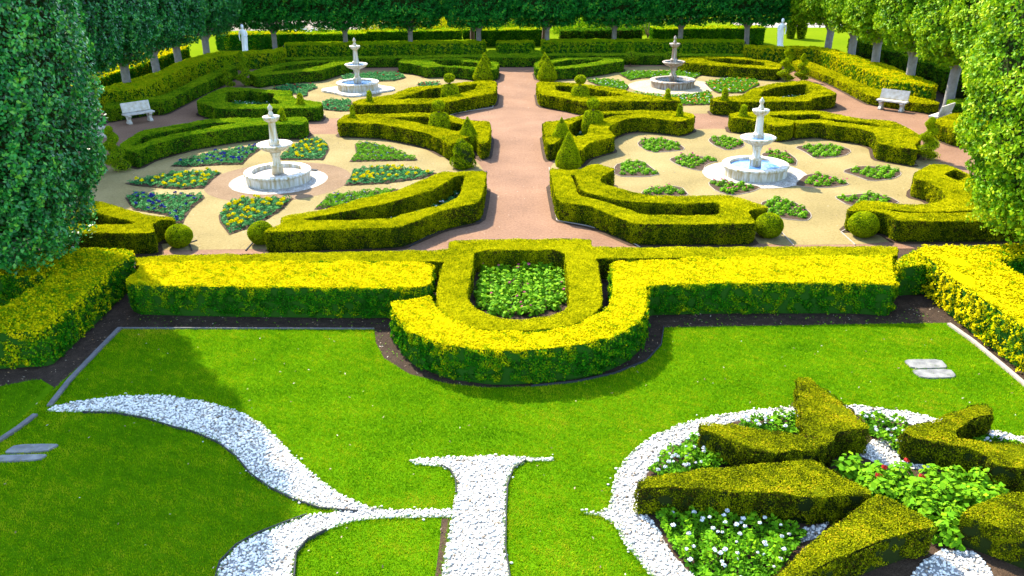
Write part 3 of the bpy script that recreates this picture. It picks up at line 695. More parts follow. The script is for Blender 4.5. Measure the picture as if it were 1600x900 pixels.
# grass blades
def blades(name, poly, holes, dens, label, hmin=.018, hmax=.045, wd=.012, z=.006, shade=0):
    q = sample_poly(poly, dens, holes); n = len(q); P0 = np.column_stack([q, np.full(n, z)])
    nz1, nz2, nz3 = vnoise(P0, 4.2, 21), vnoise(P0, .9, 22), vnoise(P0, .28, 23, 1)
    h = hmin + (hmax - hmin) * np.clip(rng.random(n) * (.8 + .35 * nz3), 0, 1.2)
    a = rng.random(n) * 6.28; d = np.column_stack([np.cos(a), np.sin(a), np.zeros(n)])
    lean = rng.normal(size=(n, 2)) * .5
    tip = P0 + np.column_stack([lean * h[:, None], h])
    V = np.stack([P0 - d * wd * .5, P0 + d * wd * .5, tip], axis=1).reshape(-1, 3)
    Fc = np.arange(3 * n).reshape(n, 3)
    tt = .50 + .15 * rng.normal(size=n) + .15 * nz1 + .14 * nz2 + .09 * nz3 + .07 * vnoise(P0, .11, 27, 1) + shade + .22 * np.clip(vnoise(P0, 7.0, 25, 1), 0, 1) * np.clip(vnoise(P0, 1.4, 26, 2) + .4, 0, 1)
    tt = np.where(rng.random(n) < .012, .98, tt)
    o = mesh_obj(name, V, [Fc], GRASS, None, np.clip(tt, .02, .99))
    return tag(o, label, 'grass', kind='stuff')
see = np.array([(-9.5, 8.6), (10.2, 8.6), (10.2, 18), (-9.5, 18)])
vis_lawn = lawn.copy(); vis_lawn[:, 1] = np.maximum(vis_lawn[:, 1], 8.4)
blades('lawn_grass', vis_lawn, [swP, roP, soil_strip], 3400, 'short mown grass of the lawn')
sg = side_grass.copy(); sg[:, 1] = np.maximum(sg[:, 1], 9.5); sg[:, 0] = np.minimum(sg[:, 0], -9.56)
blades('verge_grass', sg, [], 1800, 'thin grass left of the lawn edging', shade=-.08)
def along(poly, n, spread, px_clip=True):
    p = np.asarray(poly); q = np.roll(p, -1, 0); L = np.linalg.norm(q - p, axis=1); k = rng.choice(len(p), n, p=L / L.sum()); u = rng.random((n, 1))
    r = p[k] + (q[k] - p[k]) * u + rng.normal(size=(n, 2)) * spread
    return r[(r[:, 1] > 8.4) & (r[:, 0] < 10.1) & (r[:, 0] > -9.6)]
def edge_grass(name, polys, label):
    q = np.concatenate([along(p, 9000, .022) for p in polys]); n = len(q); P0 = np.column_stack([q, np.full(n, .006)])
    h = .03 + .05 * rng.random(n) ** 2; a = rng.random(n) * 6.28; d = np.column_stack([np.cos(a), np.sin(a), np.zeros(n)])
    tip = P0 + np.column_stack([rng.normal(size=(n, 2)) * .6 * h[:, None], h])
    V = np.stack([P0 - d * .006, P0 + d * .006, tip], axis=1).reshape(-1, 3)
    tag(mesh_obj(name, V, [np.arange(3 * n).reshape(n, 3)], GRASS, None, np.clip(.5 + .16 * rng.normal(size=n), .02, .97)), label, 'grass', kind='stuff')
edge_grass('edge_grass', [swP, roP], 'longer grass leaning over the edges of the white pebbles')
def stray(name, polys, n, label):
    q = np.concatenate([along(p, n, .07) for p in polys]); m = len(q); d0 = unit(rng.normal(size=(14, 3)))
    bmx = bmesh.new(); bmesh.ops.create_icosphere(bmx, subdivisions=1, radius=1); iv = np.array([v.co[:] for v in bmx.verts]); jf = np.array([[v.index for v in f.verts] for f in bmx.faces]); bmx.free()
    r = (.012 + .018 * rng.random(m))[:, None, None]; V = iv[None] * r * np.array([1.2, .9, .6]) * (1 + .12 * rng.normal(size=(m, len(iv), 1))) + np.column_stack([q, np.full(m, .022)])[:, None]
    Fc = (jf[None] + (np.arange(m) * len(iv))[:, None, None]).reshape(-1, 3)
    tag(mesh_obj(name, V.reshape(-1, 3), [Fc], PEB, None, np.repeat(np.clip(.5 + .3 * rng.normal(size=m), 0, 1), len(jf)), smooth=True), label, 'pebbles', kind='stuff')
stray('stray_pebbles', [swP, roP], 70, 'stray white pebbles spilled along the letter edges')
# weeds and leaf litter
def flecks(name, poly, holes, n, size, mats, label, z=.03, tint=None):
    q = sample_poly(poly, n, holes); P = np.column_stack([q, np.full(len(q), z) + .01 * rng.random(len(q))])
    V, Fc = leaf_faces(P, np.tile([0, 0, 1.], (len(P), 1)), size, .35, wid=.22)
    o = mesh_obj(name, V, [Fc], mats, None, np.clip(.5 + .3 * rng.normal(size=len(P)), 0, 1)); return tag(o, label, 'litter', kind='stuff')
LITTER = leaf_mat('dry_leaf_litter', [(0, (.07, .03, .012)), (.5, (.18, .10, .04)), (1, (.36, .31, .22))], trans=0)
flecks('fallen_leaves', vis_lawn, [swP, roP], 1.6, .05, LITTER, 'scattered pale fallen leaves on the lawn', .045)
mul = np.array(GP([(100,600),(188,505),(600,495),(1040,495),(1490,480),(1600,570),(1480,505),(1037,512)] + MULCHCUT[::-1] + [(188,515)]))
flecks('leaf_litter', rect(-11, 11.0, 13.5, 18.6), [lawn, side_grass], 22, .045, LITTER, 'dry leaf litter on the dark mulch under the hedges', .006)
flecks('path_litter', rect(-15, 15, 22.9, 57), [], 2.2, .05, LITTER, 'small dry leaves and twigs scattered over the gravel', .02)
flecks('weeds', rect(-9, 9.6, 15.4, 18.4), [lawn], 26, .05, BEDGREEN, 'small weeds sprouting from the dark mulch', .015)

# ------------------------------------------------------------------ edging strips, slabs
def strip(name, pts, width, h, mat, label, z=.0, px=True, group=None, closed=False, cat='edging'):
    p = np.array(GP(pts) if px else pts, float); n = len(p)
    if closed: tdir = np.roll(p, -1, 0) - np.roll(p, 1, 0)
    else: tdir = np.gradient(p, axis=0)
    nn = np.column_stack([-tdir[:, 1], tdir[:, 0]]); nn /= np.maximum(np.linalg.norm(nn, axis=1, keepdims=True), 1e-6)
    a, b = p + nn * width / 2, p - nn * width / 2
    V = np.concatenate([np.column_stack([a, np.full(n, z)]), np.column_stack([b, np.full(n, z)]), np.column_stack([a, np.full(n, z + h)]), np.column_stack([b, np.full(n, z + h)])])
    i = np.arange(n if closed else n - 1); j = (i + 1) % n
    Fc = [np.column_stack([i, j, 2 * n + j, 2 * n + i]), np.column_stack([n + j, n + i, 3 * n + i, 3 * n + j]), np.column_stack([2 * n + i, 2 * n + j, 3 * n + j, 3 * n + i])]
    if not closed: Fc += [np.array([[0, 2 * n, 3 * n, n]]), np.array([[n - 1, 2 * n - 1, 4 * n - 1, 3 * n - 1]])]
    o = mesh_obj(name, V, Fc, mat)
    if label: tag(o, label, cat, group)
    return o
EDG = 'edging strips of the lawn'
TIMBER = ground_mat('weathered_timber', [(.3, (.07, .068, .066)), (.7, (.14, .135, .13))], 4, 50, .4)
strip('timber_edging', [(188,514),(150,553),(110,595),(78,636)], .10, .055, TIMBER, 'weathered timber edging along the left of the lawn by the hedge', group=EDG)
strip('timber_edging', [(56,650),(30,670),(0,690),(-40,716)], .10, .055, TIMBER, 'weathered timber edging left of the pebble tip near the two slabs', group=EDG)
strip('timber_edging', [(188,514),(300,514),(450,514.5),(585,515)], .035, .04, TIMBER, 'thin dark edging between mulch and lawn in front of the left hedge block', group=EDG)
strip('concrete_edging', [(1482,508),(1520,535),(1560,568),(1600,602),(1640,640)], .09, .06, PALEEDGE, 'pale edging along the right of the lawn under the yellow hedge', group=EDG)
strip('metal_edging', MULCHCUT[6:], .02, .05, METAL, 'dark metal edging round the right half of the mulch crescent', group=EDG)
strip('metal_edging', [(130,646),(180,647),(230,656),(270,669),(300,676),(340,693),(370,716),(390,741),(420,763),(455,781),(500,796),(560,801)], .02, .05, METAL, 'dark metal edging under the upper curl of pebbles', group=EDG)
strip('metal_edging', [(460,905),(463,868),(481,846),(511,831)], .02, .07, METAL, 'dark metal edging inside the lower curl of pebbles', group=EDG)
strip('metal_edging', [(337,905),(344,880),(369,854),(399,837),(439,821),(480,806)], .02, .05, METAL, 'dark metal edging outside the lower curl of pebbles', group=EDG)
strip('metal_edging', [(822,721),(802,735),(793,760),(791,800),(790,860),(797,905)], .02, .05, METAL, 'dark metal edging right of the pebble stem', group=EDG)
strip('metal_edging', [(690,729),(704,737),(712,751),(713,772)], .02, .05, METAL, 'dark metal edging at the left notch of the pebble stem', group=EDG)
PEDG = 'edging strips along the granite path'
strip('path_edging', [(640,386),(660,374),(690,360),(720,352),(751,346),(756,300),(760,268)], .035, .03, METAL, 'dark curved metal edging at the left front corner of the central path', group=PEDG)
strip('path_edging', [(1000,387),(975,372),(950,362),(915,353),(870,345),(862,300),(858,262)], .035, .03, PALEEDGE, 'pale curved edging at the right front corner of the central path', group=PEDG)
strip('path_edging', [(700,181.5),(712,177.5),(740,172.5),(770,168),(775,150)], .04, .03, PALEEDGE, 'pale edging at the left corner where the cross path meets the central path', group=PEDG)
strip('path_edging', [(1184,351),(1215,357),(1240,384)], .03, .03, PALEEDGE, 'pale edging beside the right box ball by the hooked hedge', group=PEDG)
strip('path_edging', [(1326,357),(1314,363),(1336,383)], .03, .03, PALEEDGE, 'pale edging round the soil of the box ball before the big right tree', group=PEDG)
strip('path_edging', [(300,392),(296,380),(308,376)], .03, .03, METAL, 'dark edging beside the left box ball', group=PEDG)
strip('path_edging', [(384,392),(395,380)], .03, .03, METAL, 'short dark edging by the half hidden box ball', group=PEDG)
strip('path_edging', [(1240,209),(1290,213),(1340,219),(1367,226),(1372,234)], .03, .03, PALEEDGE, 'pale edging in front of the broken S shaped hedge', group=PEDG)
strip('path_edging', [(1378,237),(1371,248),(1400,254),(1432,258)], .03, .03, PALEEDGE, 'pale edging round the foot of the S shaped hedge end', group=PEDG)
def slab(pts, label, h=.028):
    p = chaikin(np.array(GP(pts)), .2); 
    if area2(p) < 0: p = p[::-1]
    c = p.mean(0); bm = bmesh.new()
    v0 = [bm.verts.new((x - c[0], y - c[1], 0)) for x, y in p]; f = bm.faces.new(v0)
    r = bmesh.ops.extrude_face_region(bm, geom=[f]); tv = [g for g in r['geom'] if isinstance(g, bmesh.types.BMVert)]
    bmesh.ops.translate(bm, vec=(0, 0, h), verts=tv)
    tf = [g for g in r['geom'] if isinstance(g, bmesh.types.BMFace)]
    bmesh.ops.bevel(bm, geom=[e for q in tf for e in q.edges], offset=.012, segments=2, affect='EDGES')
    bmesh.ops.recalc_face_normals(bm, faces=bm.faces[:])
    o = bm_obj('stone_slab', bm, SLAB, None, (c[0], c[1], .006)); tag(o, label, 'slab', 'flat stone slabs in the lawn')
slab([(8,707),(25,696),(90,695),(92,698),(72,708),(10,710)], 'grey slab in the shaded lawn at left, the rear of two')
slab([(-40,722),(-10,713),(72,711),(74,713),(64,721),(-30,725)], 'grey slab in the shaded lawn at left, the front of two')
slab([(1412,566),(1418,563),(1470,563),(1480,574),(1478,577),(1425,578)], 'pale slab in the sunny lawn at right, the rear of two')
slab([(1424,581),(1430,579),(1485,578),(1494,588),(1490,592),(1440,593)], 'pale slab in the sunny lawn at right, the front of two')

# ------------------------------------------------------------------ flower beds
def tuft_field(poly, dens, size, hgt, spread=.8, dome=True, holes=()):
    q = sample_poly(poly, dens, holes); n = len(q)
    P = np.column_stack([q, np.zeros(n)]); nz = vnoise(P, .33, 31, 1)
    P[:, 2] = .03 + hgt * (.55 + .45 * nz) * (.35 + .65 * rng.random(n) ** .5)
    N = np.tile([0, 0, 1.], (n, 1))
    V, Fc = leaf_faces(P, N, size, spread, wid=.36)
    tt = np.clip(.45 + .16 * rng.normal(size=n) + .22 * nz, .02, .98)
    return V, Fc, tt
def head_mesh(name, mat, r, n, dome=.7, petal=.5):
    d = unit(rng.normal(size=(n, 3))); d[:, 2] = np.abs(d[:, 2]) * dome
    V, Fc = leaf_faces(d * r * (.75 + .3 * rng.random((n, 1))), d, r * petal * 2, .5, wid=.45)
    m = mesh_obj(name, V, [Fc], mat); me = m.data; bpy.data.objects.remove(m); return me
HEADS = {k: head_mesh('flower', m, r, n) for k, m, r, n in [('y', YEL, .062, 34), ('b', BLU, .050, 22), ('w', WHI, .040, 26), ('p', PNK, .038, 16), ('r', RED, .05, 22), ('o', ORG, .04, 16), ('W', WHI, .036, 30), ('k', BLU, .03, 10)]}
def heads(parent, poly, org, key, n, z=(.10, .17), name='flower', margin=.06, scale=None):
    scale = scale or ((.5, 1.0) if key in 'Ww' else (.8, 1.25))
    p = sample_poly(offset(poly, -margin), 400 if n > 20 else 200)
    if not len(p): return
    p = p[rng.permutation(len(p))[:n]]
    for x, y in p:
        o = bpy.data.objects.new(name, HEADS[key]); C.objects.link(o); o.parent = parent
        o.location = (x - org[0], y - org[1], z[0] + (z[1] - z[0]) * rng.random()); s = scale[0] + (scale[1] - scale[0]) * rng.random()
        o.scale = (s, s, s); o.rotation_euler.z = rng.random() * 6.28
def bed(label, pts, flowers, mat=BEDBLUE, size=.055, hgt=.13, dens=1300, edge=None, zs=.02, soil=True, group=None, margin=.05, hz=None, px=True):
    p = np.array(GP(pts) if px else pts, float)
    if area2(p) < 0: p = p[::-1]
    c = p.mean(0); org = (c[0], c[1], 0)
    e = empty('flower_bed', org, label, 'flower bed', group)
    if soil:
        P, t = tess([offset(p, .05)]); mesh_obj('soil', np.column_stack([P, np.full(len(P), zs)]), [t], SOIL, origin=org, parent=e)
    V, Fc, tt = tuft_field(p, dens, size, hgt); o = mesh_obj('foliage', V, [Fc], mat, None, tt, origin=org, parent=e); o['kind'] = 'stuff'
    for key, n in flowers: heads(e, p, org, key, n, hz or (hgt * .75, hgt * 1.25), margin=margin)
    return e
LB = 'petal shaped pansy beds round the left near fountain'
bed('blue pansy bed behind and left of the left near fountain', [(269,260),(284,253),(320,242),(360,235),(402,229),(406,234),(388,246),(378,257),(340,258),(300,261)], [('b', 34)], group=LB)
bed('narrow yellow pansy bed directly left of the left near fountain', [(198,287),(220,282),(268,272),(326,268),(344,271),(330,282),(318,294),(284,296),(240,293),(210,290)], [('y', 38)], group=LB)
bed('blue pansy bed in front of the big left tree', [(198,310),(210,303),(260,306),(316,306),(318,310),(298,326),(288,340),(284,349),(276,350),(260,336),(210,328)], [('b', 36)], group=LB)
bed('yellow pansy bed in front of the left near fountain', [(344,338),(356,320),(376,312),(456,311),(438,329),(410,346),(380,359),(360,366),(346,348)], [('y', 48)], group=LB)
bed('yellow pansy bed behind and right of the left near fountain', [(438,246),(452,234),(472,222),(496,217),(510,225),(513,234),(504,250),(440,250)], [('y', 34)], group=LB)
bed('bed of few blue pansies in the sun right of the left near fountain', [(556,226),(572,224),(610,232),(650,249),(648,251),(580,252),(548,253),(558,240)], [('k', 22)], BEDGREEN, group=LB)
bed('long yellow pansy bed right of the left near fountain', [(553,266),(604,262),(650,266),(680,271),(660,279),(600,287),(540,290),(550,278)], [('y', 40)], group=LB)
bed('green pansy bed partly behind the long left hedge', [(494,327),(515,306),(560,302),(620,297),(600,310),(560,322)], [('k', 18)], BEDGREEN, group=LB)
LFB = 'red flecked beds round the left far fountain'
for lab, p in [('red flecked bed left of the left far fountain', [(426,139),(450,134),(490,133),(496,138),(480,144),(480,150),(474,152),(456,146)]),
               ('red flecked bed behind the left far fountain', [(533,122),(545,118),(600,114),(625,116),(634,122),(615,127),(570,128),(540,128)]),
               ('red flecked bed between two hedge ends in front of the left far fountain', [(504,162),(515,157),(548,158),(548,174),(530,174.5),(506,172)]),
               ('sliver of bed behind the arrow shaped hedge right of the left far fountain', [(652,133),(668,130),(688,131),(680,136),(660,137)])]:
    bed(lab, p, [('r', 7)], size=.09, dens=480, group=LFB)
RFB = 'white and orange flowered beds round the right far fountain'
for lab, p, fl in [('white edged bed behind the right far fountain', [(968,117),(985,113),(1060,112),(1095,118),(1080,126),(1064,123),(1030,121.5),(1000,123),(985,126)], [('w', 30)]),
               ('white flowered bed left of the right far fountain', [(918,127),(950,125),(972,129),(982,136),(978,142),(940,136)], [('w', 26)]),
               ('orange and white flowered bed right of the right far fountain', [(1102,130),(1140,123),(1180,126),(1186,133),(1160,146),(1122,146),(1113,141)], [('o', 40), ('w', 34)]),
               ('orange and white flowered bed in front of the right far fountain', [(985,145),(1040,151.5),(1085,148.5),(1108,144),(1112,150),(1110,164),(1065,165),(1060,160),(1020,152)], [('o', 34), ('w', 44)])]:
    bed(lab, p, fl, BEDGREEN, size=.085, dens=560, group=RFB)

# rows of separate bedding plants
def plant_mesh(r, h, n, size, mat=BEDGREEN):
    d = unit(rng.normal(size=(n, 3))); d[:, 2] = np.abs(d[:, 2])
    P = d * np.array([r, r, h]) * (.45 + .55 * rng.random((n, 1))); P[:, 2] += .02
    V, Fc = leaf_faces(P, d + [0, 0, .5], size, .45, wid=.36)
    o = mesh_obj('leaves', V, [Fc], mat, None, np.clip(.58 + .18 * rng.normal(size=n) + .3 * (P[:, 2] / h - .6), .02, .98)); me = o.data; bpy.data.objects.remove(o); return me
PLANTS = [plant_mesh(.17, .17, 60, .085) for _ in range(3)]
def plant(x, y, label, group, flower=None, s=1.0, meshes=PLANTS, fz=.16, nf=1, name='bedding_plant', fr=.06):
    o = bpy.data.objects.new(name, meshes[rng.integers(len(meshes))]); C.objects.link(o)
    o.location = (x, y, .015); o.rotation_euler.z = rng.random() * 6.28; s *= .85 + .3 * rng.random(); o.scale = (s, s, s)
    tag(o, label, 'plant', group)
    if flower:
        for _ in range(nf):
            f = bpy.data.objects.new('flower', HEADS[flower]); C.objects.link(f); f.parent = o; f.location = (fr * rng.normal(), fr * rng.normal(), fz)
def rows(poly, step, jit=.03, ang=.4, margin=.12):
    c = poly.mean(0); R = 4.0; g = np.arange(-R, R, step); X, Y = np.meshgrid(g, g); Y = Y + (np.arange(len(g)) % 2)[None, :] * step * .5
    q = np.column_stack([X.ravel() * math.cos(ang) - Y.ravel() * math.sin(ang), X.ravel() * math.sin(ang) + Y.ravel() * math.cos(ang)]) + c
    q += rng.normal(size=q.shape) * jit
    return q[inside(q, offset(poly, -margin))]
RNB = [('back left bed of the right near plaza', [(994,226),(1004,217),(1040,217),(1060,224),(1072,234),(1050,237),(1016,239)], .15),
       ('bed behind and left of the right near fountain', [(1106,220),(1112,214),(1140,214),(1160,220),(1164,230),(1136,236),(1116,228)], .2),
       ('bed below the S shaped hedge of the right plaza', [(1240,230),(1270,226),(1310,227),(1332,236),(1320,244),(1290,248),(1272,248),(1258,238)], .15),
       ('bed directly left of the right near fountain', [(1044,249),(1066,243),(1100,245),(1124,251),(1102,258),(1098,268),(1076,264),(1056,257)], .6),
       ('bed right behind the right near fountain', [(1188,242),(1200,237),(1230,238),(1246,250),(1244,260),(1232,258),(1200,249)], .6),
       ('bed farthest right of the right near fountain', [(1314,268),(1340,260),(1380,261),(1404,266),(1409,273),(1396,280),(1360,284),(1336,275)], .1),
       ('bed right in front of the right near fountain', [(1240,290),(1260,272),(1292,274),(1320,284),(1328,289),(1296,294),(1260,293)], .7),
       ('bed left in front of the right near fountain', [(1106,288),(1112,281),(1140,286),(1192,292),(1176,300),(1146,306),(1120,300)], .7),
       ('bed next to the broad cone right of the path', [(960,258),(980,253),(1004,251),(1020,264),(1032,272),(1012,277),(960,276)], .1),
       ('bed just behind the big sunlit right hedge', [(1000,302),(1016,293),(1064,291),(1078,307),(1040,308),(1010,308)], .3),
       ('bed behind the right box ball and hooked hedge', [(1186,318),(1210,310),(1240,315),(1266,332),(1268,340),(1260,346),(1220,342),(1200,334)], .2),
       ('bed behind the box ball before the big right tree', [(1302,308),(1320,306),(1360,302),(1390,308),(1408,318),(1360,324),(1326,322)], .3)]
for lab, pts, pf in RNB:
    p = np.array(GP(pts)); p = p if area2(p) > 0 else p[::-1]; p = chaikin(p, .2)
    c = p.mean(0); e = empty('flower_bed', (c[0], c[1], 0), ('pink flowering ' if pf > .5 else 'leafy green ') + lab, 'flower bed', 'leaf shaped beds round the right near fountain')
    P, t = tess([p]); mesh_obj('soil', np.column_stack([P, np.full(len(P), .019)]), [t], SOIL, origin=(c[0], c[1], 0), parent=e)
    so_ = strip('edging', p, .018, .022, PALEEDGE, None, px=False, closed=True); so_.parent = e; so_.location = (-c[0], -c[1], 0)
    for x, y in rows(p, .345, ang=.5):
        fl = rng.random() < pf
        plant(x, y, ('pink flowering' if pf > .5 else 'leafy green') + ' bedding plant in the ' + lab, 'plants in the ' + lab, 'p' if fl else None, .92, nf=2 if pf > .5 else 1, fr=.05)
# U bed: eight columns of leafy plants
ub = np.array(GP([(748,416),(884,415),(886,440),(888,470),(878,482),(856,490),(810,497),(778,493),(752,482),(738,470),(734,458),(742,440)], .1))
ub = ub if area2(ub) > 0 else ub[::-1]
PL2 = [plant_mesh(.20, .24, 80, .10) for _ in range(3)]
xs = np.linspace(G(757, 440)[0], G(876, 440)[0], 8); ys = np.linspace(G(810, 492)[1], G(810, 424)[1], 9)
ubo = offset(ub, -.08)
for ix, x in enumerate(xs):
    for iy, y in enumerate(ys):
        if not inside(np.array([[x, y]]), ubo)[0]: continue
        plant(x + rng.normal() * .03, y + rng.normal() * .03, 'leafy bedding plant in rows inside the U shaped box hedge', 'bedding plants in the U shaped hedge', 'p' if rng.random() < .22 else None, 1.0, PL2, .22)
sheet('soil', offset(np.array(GP([(741,391),(738,420),(730,454),(730,464),(736,474),(750,486),(776,496),(810,500),(856,494),(880,486),(890,476),(888,444),(882,390)], .6)), -.3), .022, SOIL)
# red flowered bushy plants in the middle of the star
PL3 = [plant_mesh(.27, .38, 190, .105) for _ in range(3)]
cp = np.array(GP([(1320,745),(1350,738),(1390,735),(1430,738),(1470,745),(1510,752),(1550,760),(1570,772),(1545,782),(1510,798),(1490,812),(1475,828),(1465,820),(1420,790),(1370,768),(1330,752)], .15))
cp = cp if area2(cp) > 0 else cp[::-1]
for i, (x, y) in enumerate(rows(cp, .36, .05, .3, -.14)):
    plant(x, y, 'bushy light green plant with red blooms among the star hedges', 'red flowered bushes inside the star', 'r' if rng.random() < .28 else None, 1.0, PL3, .36, name='flowering_bush', fr=.1)
# white flowered beds inside the ring
WB = 'white flowered beds inside the pebble ring'
WG = dict(mat=BEDGREEN, size=.075, hgt=.20, dens=1500, soil=False, group=WB, margin=.04)
bed('large white flowered bed below the left pointing wedge', [(1022,806),(1060,800),(1140,812),(1200,820),(1262,838),(1240,866),(1222,890),(1210,930),(1130,930),(1090,905),(1070,888),(1048,858),(1032,830)], [('W', 44)], **WG)
bed('white flowered bed between the pebble ring and the left arm of the V wedge', [(1012,742),(1040,712),(1088,684),(1110,690),(1150,708),(1165,728),(1100,742),(1030,752)], [('W', 44)], **WG)
bed('white flowered bed in the crook of the V wedge', [(1150,672),(1165,660),(1240,652),(1256,660),(1262,690),(1200,684)], [('W', 22)], **WG)
bed('white flowered bed between the two V shaped wedges', [(1338,658),(1352,652),(1400,662),(1424,674),(1415,690),(1412,715),(1400,712),(1362,686)], [('W', 18)], **WG)
bed('white flowered bed in the crook of the right V wedge', [(1500,692),(1530,684),(1590,700),(1600,715),(1530,712)], [('W', 12)], **WG)
# white flowers within the parterre hedges
IB = 'white flowers inside the parterre hedges'
IG = dict(mat=BEDBLUE, size=.06, hgt=.14, dens=700, group=IB)
bed('white flowers inside the long left front hedge', [(600,350),(640,341),(690,328),(722,314),(728,300),(712,303),(690,312),(640,329),(600,340)], [('w', 26)], **IG)
bed('white flowers inside the angular hedge before the left far fountain', [(352,158),(372,166),(428,165),(424,158),(380,152)], [('w', 22)], **IG)
bed('white flowers inside the stepped hedge beside the right near fountain', [(894,214),(916,214),(918,205),(900,202)], [('w', 16)], **IG)
bed('white flowers inside the house shaped hedge right of the right far fountain', [(1212,152),(1262,148),(1264,153),(1220,158)], [('w', 24)], **IG)
bed('white flowers inside the curved hedge behind the left near fountain', [(664,200),(700,206),(724,206),(722,214),(700,212)], [('w', 9)], **IG)
bed('single white blooms inside the big sunlit right hedge', [(1040,340),(1120,340),(1122,348),(1040,348)], [('w', 4)], mat=BEDBLUE, size=.05, hgt=.09, dens=160, group=IB)

# ------------------------------------------------------------------ fountains
def lathe(name, prof, mat, parent, seg=48, flutes=0, cap=True):
    bm = bmesh.new(); rings = []
    for r, z in prof:
        ring = []
        for i in range(seg):
            a = 2 * math.pi * i / seg; rr = r * (1 - (.06 if flutes and i % 2 else 0))
            ring.append(bm.verts.new((rr * math.cos(a), rr * math.sin(a), z)))
        rings.append(ring)
    for a, b in zip(rings, rings[1:]):
        for i in range(seg): bm.faces.new((a[i], a[(i + 1) % seg], b[(i + 1) % seg], b[i]))
    if cap: bm.faces.new(rings[0][::-1]); bm.faces.new(rings[-1])
    o = bm_obj(name, bm, mat, parent, (0, 0, 0), not flutes)
    return o
def fountain(key, label, mat, wmat, rb=1.2, gravel=False, plinth=False):
    x, y = FOUNT[key]
    e = empty('fountain', (x, y, .016), label, 'fountain', 'tiered stone fountains'); zp = 0.0
    if plinth:
        bm = bmesh.new(); n = 64; pts = []
        for i in range(n):
            a = 2 * math.pi * i / n + rad(12); q = 1 + .30 * abs(math.cos(2 * a)) ** 3
            pts.append((1.62 * q * math.cos(a), 1.62 * q * math.sin(a)))
        b = [bm.verts.new((px_, py_, 0)) for px_, py_ in pts]; t = [bm.verts.new((px_ * .985, py_ * .985, .09)) for px_, py_ in pts]
        for i in range(n): bm.faces.new((b[i], b[(i + 1) % n], t[(i + 1) % n], t[i]))
        bm.faces.new(t); bm_obj('plinth', bm, mat, e); zp = .09
    inner = rb * .76
    basin = lathe('basin', [(rb * .955, zp), (rb * .955, zp + .27), (rb * .97, zp + .30), (rb, zp + .32), (rb * 1.005, zp + .36), (rb * .99, zp + .395), (rb * .96, zp + .40), (inner + .03, zp + .40), (inner, zp + .385), (inner - .01, zp + .12)], mat, e, cap=False)
    bm = bmesh.new(); bmesh.ops.create_circle(bm, cap_ends=True, radius=inner - .004, segments=48); bmesh.ops.translate(bm, vec=(0, 0, zp + (.26 if gravel else .31)), verts=bm.verts[:])
    bm_obj('gravel_fill' if gravel else 'water', bm, GRAVELW if gravel else wmat, e)
    lathe('pedestal', [(.21, zp + .24), (.21, zp + .52), (.235, zp + .55), (.225, zp + .60), (.17, zp + .64), (.135, zp + .74), (.135, zp + .86), (.19, zp + 1.02), (.2, zp + 1.06)], mat, e, 32)
    lathe('bowl', [(.16, 1.06 + zp), (.26, 1.10 + zp), (.44, 1.17 + zp), (.55, 1.25 + zp), (.60, 1.31 + zp), (.635, 1.33 + zp), (.64, 1.37 + zp), (.60, 1.39 + zp), (.53, 1.365 + zp), (.35, 1.33 + zp), (.16, 1.32 + zp)], mat, e, 40, cap=False)
    if not gravel:
        bm = bmesh.new(); bmesh.ops.create_circle(bm, cap_ends=True, radius=.52, segments=40); bmesh.ops.translate(bm, vec=(0, 0, zp + 1.362), verts=bm.verts[:]); bm_obj('bowl_water', bm, wmat, e)
    lathe('column', [(.20, 1.31 + zp), (.20, 1.42 + zp), (.215, 1.45 + zp), (.20, 1.50 + zp), (.155, 1.54 + zp), (.145, 1.58 + zp), (.12, 2.13 + zp), (.15, 2.16 + zp)], mat, e, 32, flutes=1)
    lathe('upper_bowl', [(.13, 2.15 + zp), (.19, 2.18 + zp), (.26, 2.24 + zp), (.29, 2.30 + zp), (.305, 2.32 + zp), (.30, 2.36 + zp), (.25, 2.37 + zp), (.08, 2.355 + zp)], mat, e, 32)
    lathe('finial', [(.10, 2.35 + zp), (.10, 2.43 + zp), (.08, 2.47 + zp), (.06, 2.53 + zp), (.055, 2.56 + zp), (.085, 2.60 + zp), (.092, 2.65 + zp), (.07, 2.70 + zp), (.035, 2.75 + zp), (.005, 2.80 + zp)], mat, e, 20)
fountain('LN', 'white tiered fountain on the left near plaza, its basin filled with gravel', MARBLE, WATER, gravel=True)
fountain('RN', 'white tiered fountain on the right near plaza with clear blue water', MARBLE, WATER)
fountain('LF', 'white tiered fountain on a pointed plinth on the left far plaza', MARBLE, WATER, plinth=True)
fountain('RF', 'rust stained tiered fountain on the right far plaza', MARBLE2, DARKWATER, rb=1.28)
o = strip('drain_grate', [(487,266),(495,267.5)], .16, .03, METAL, 'small dark drain box on the gravel beside the left near fountain', z=.016, cat='drain')

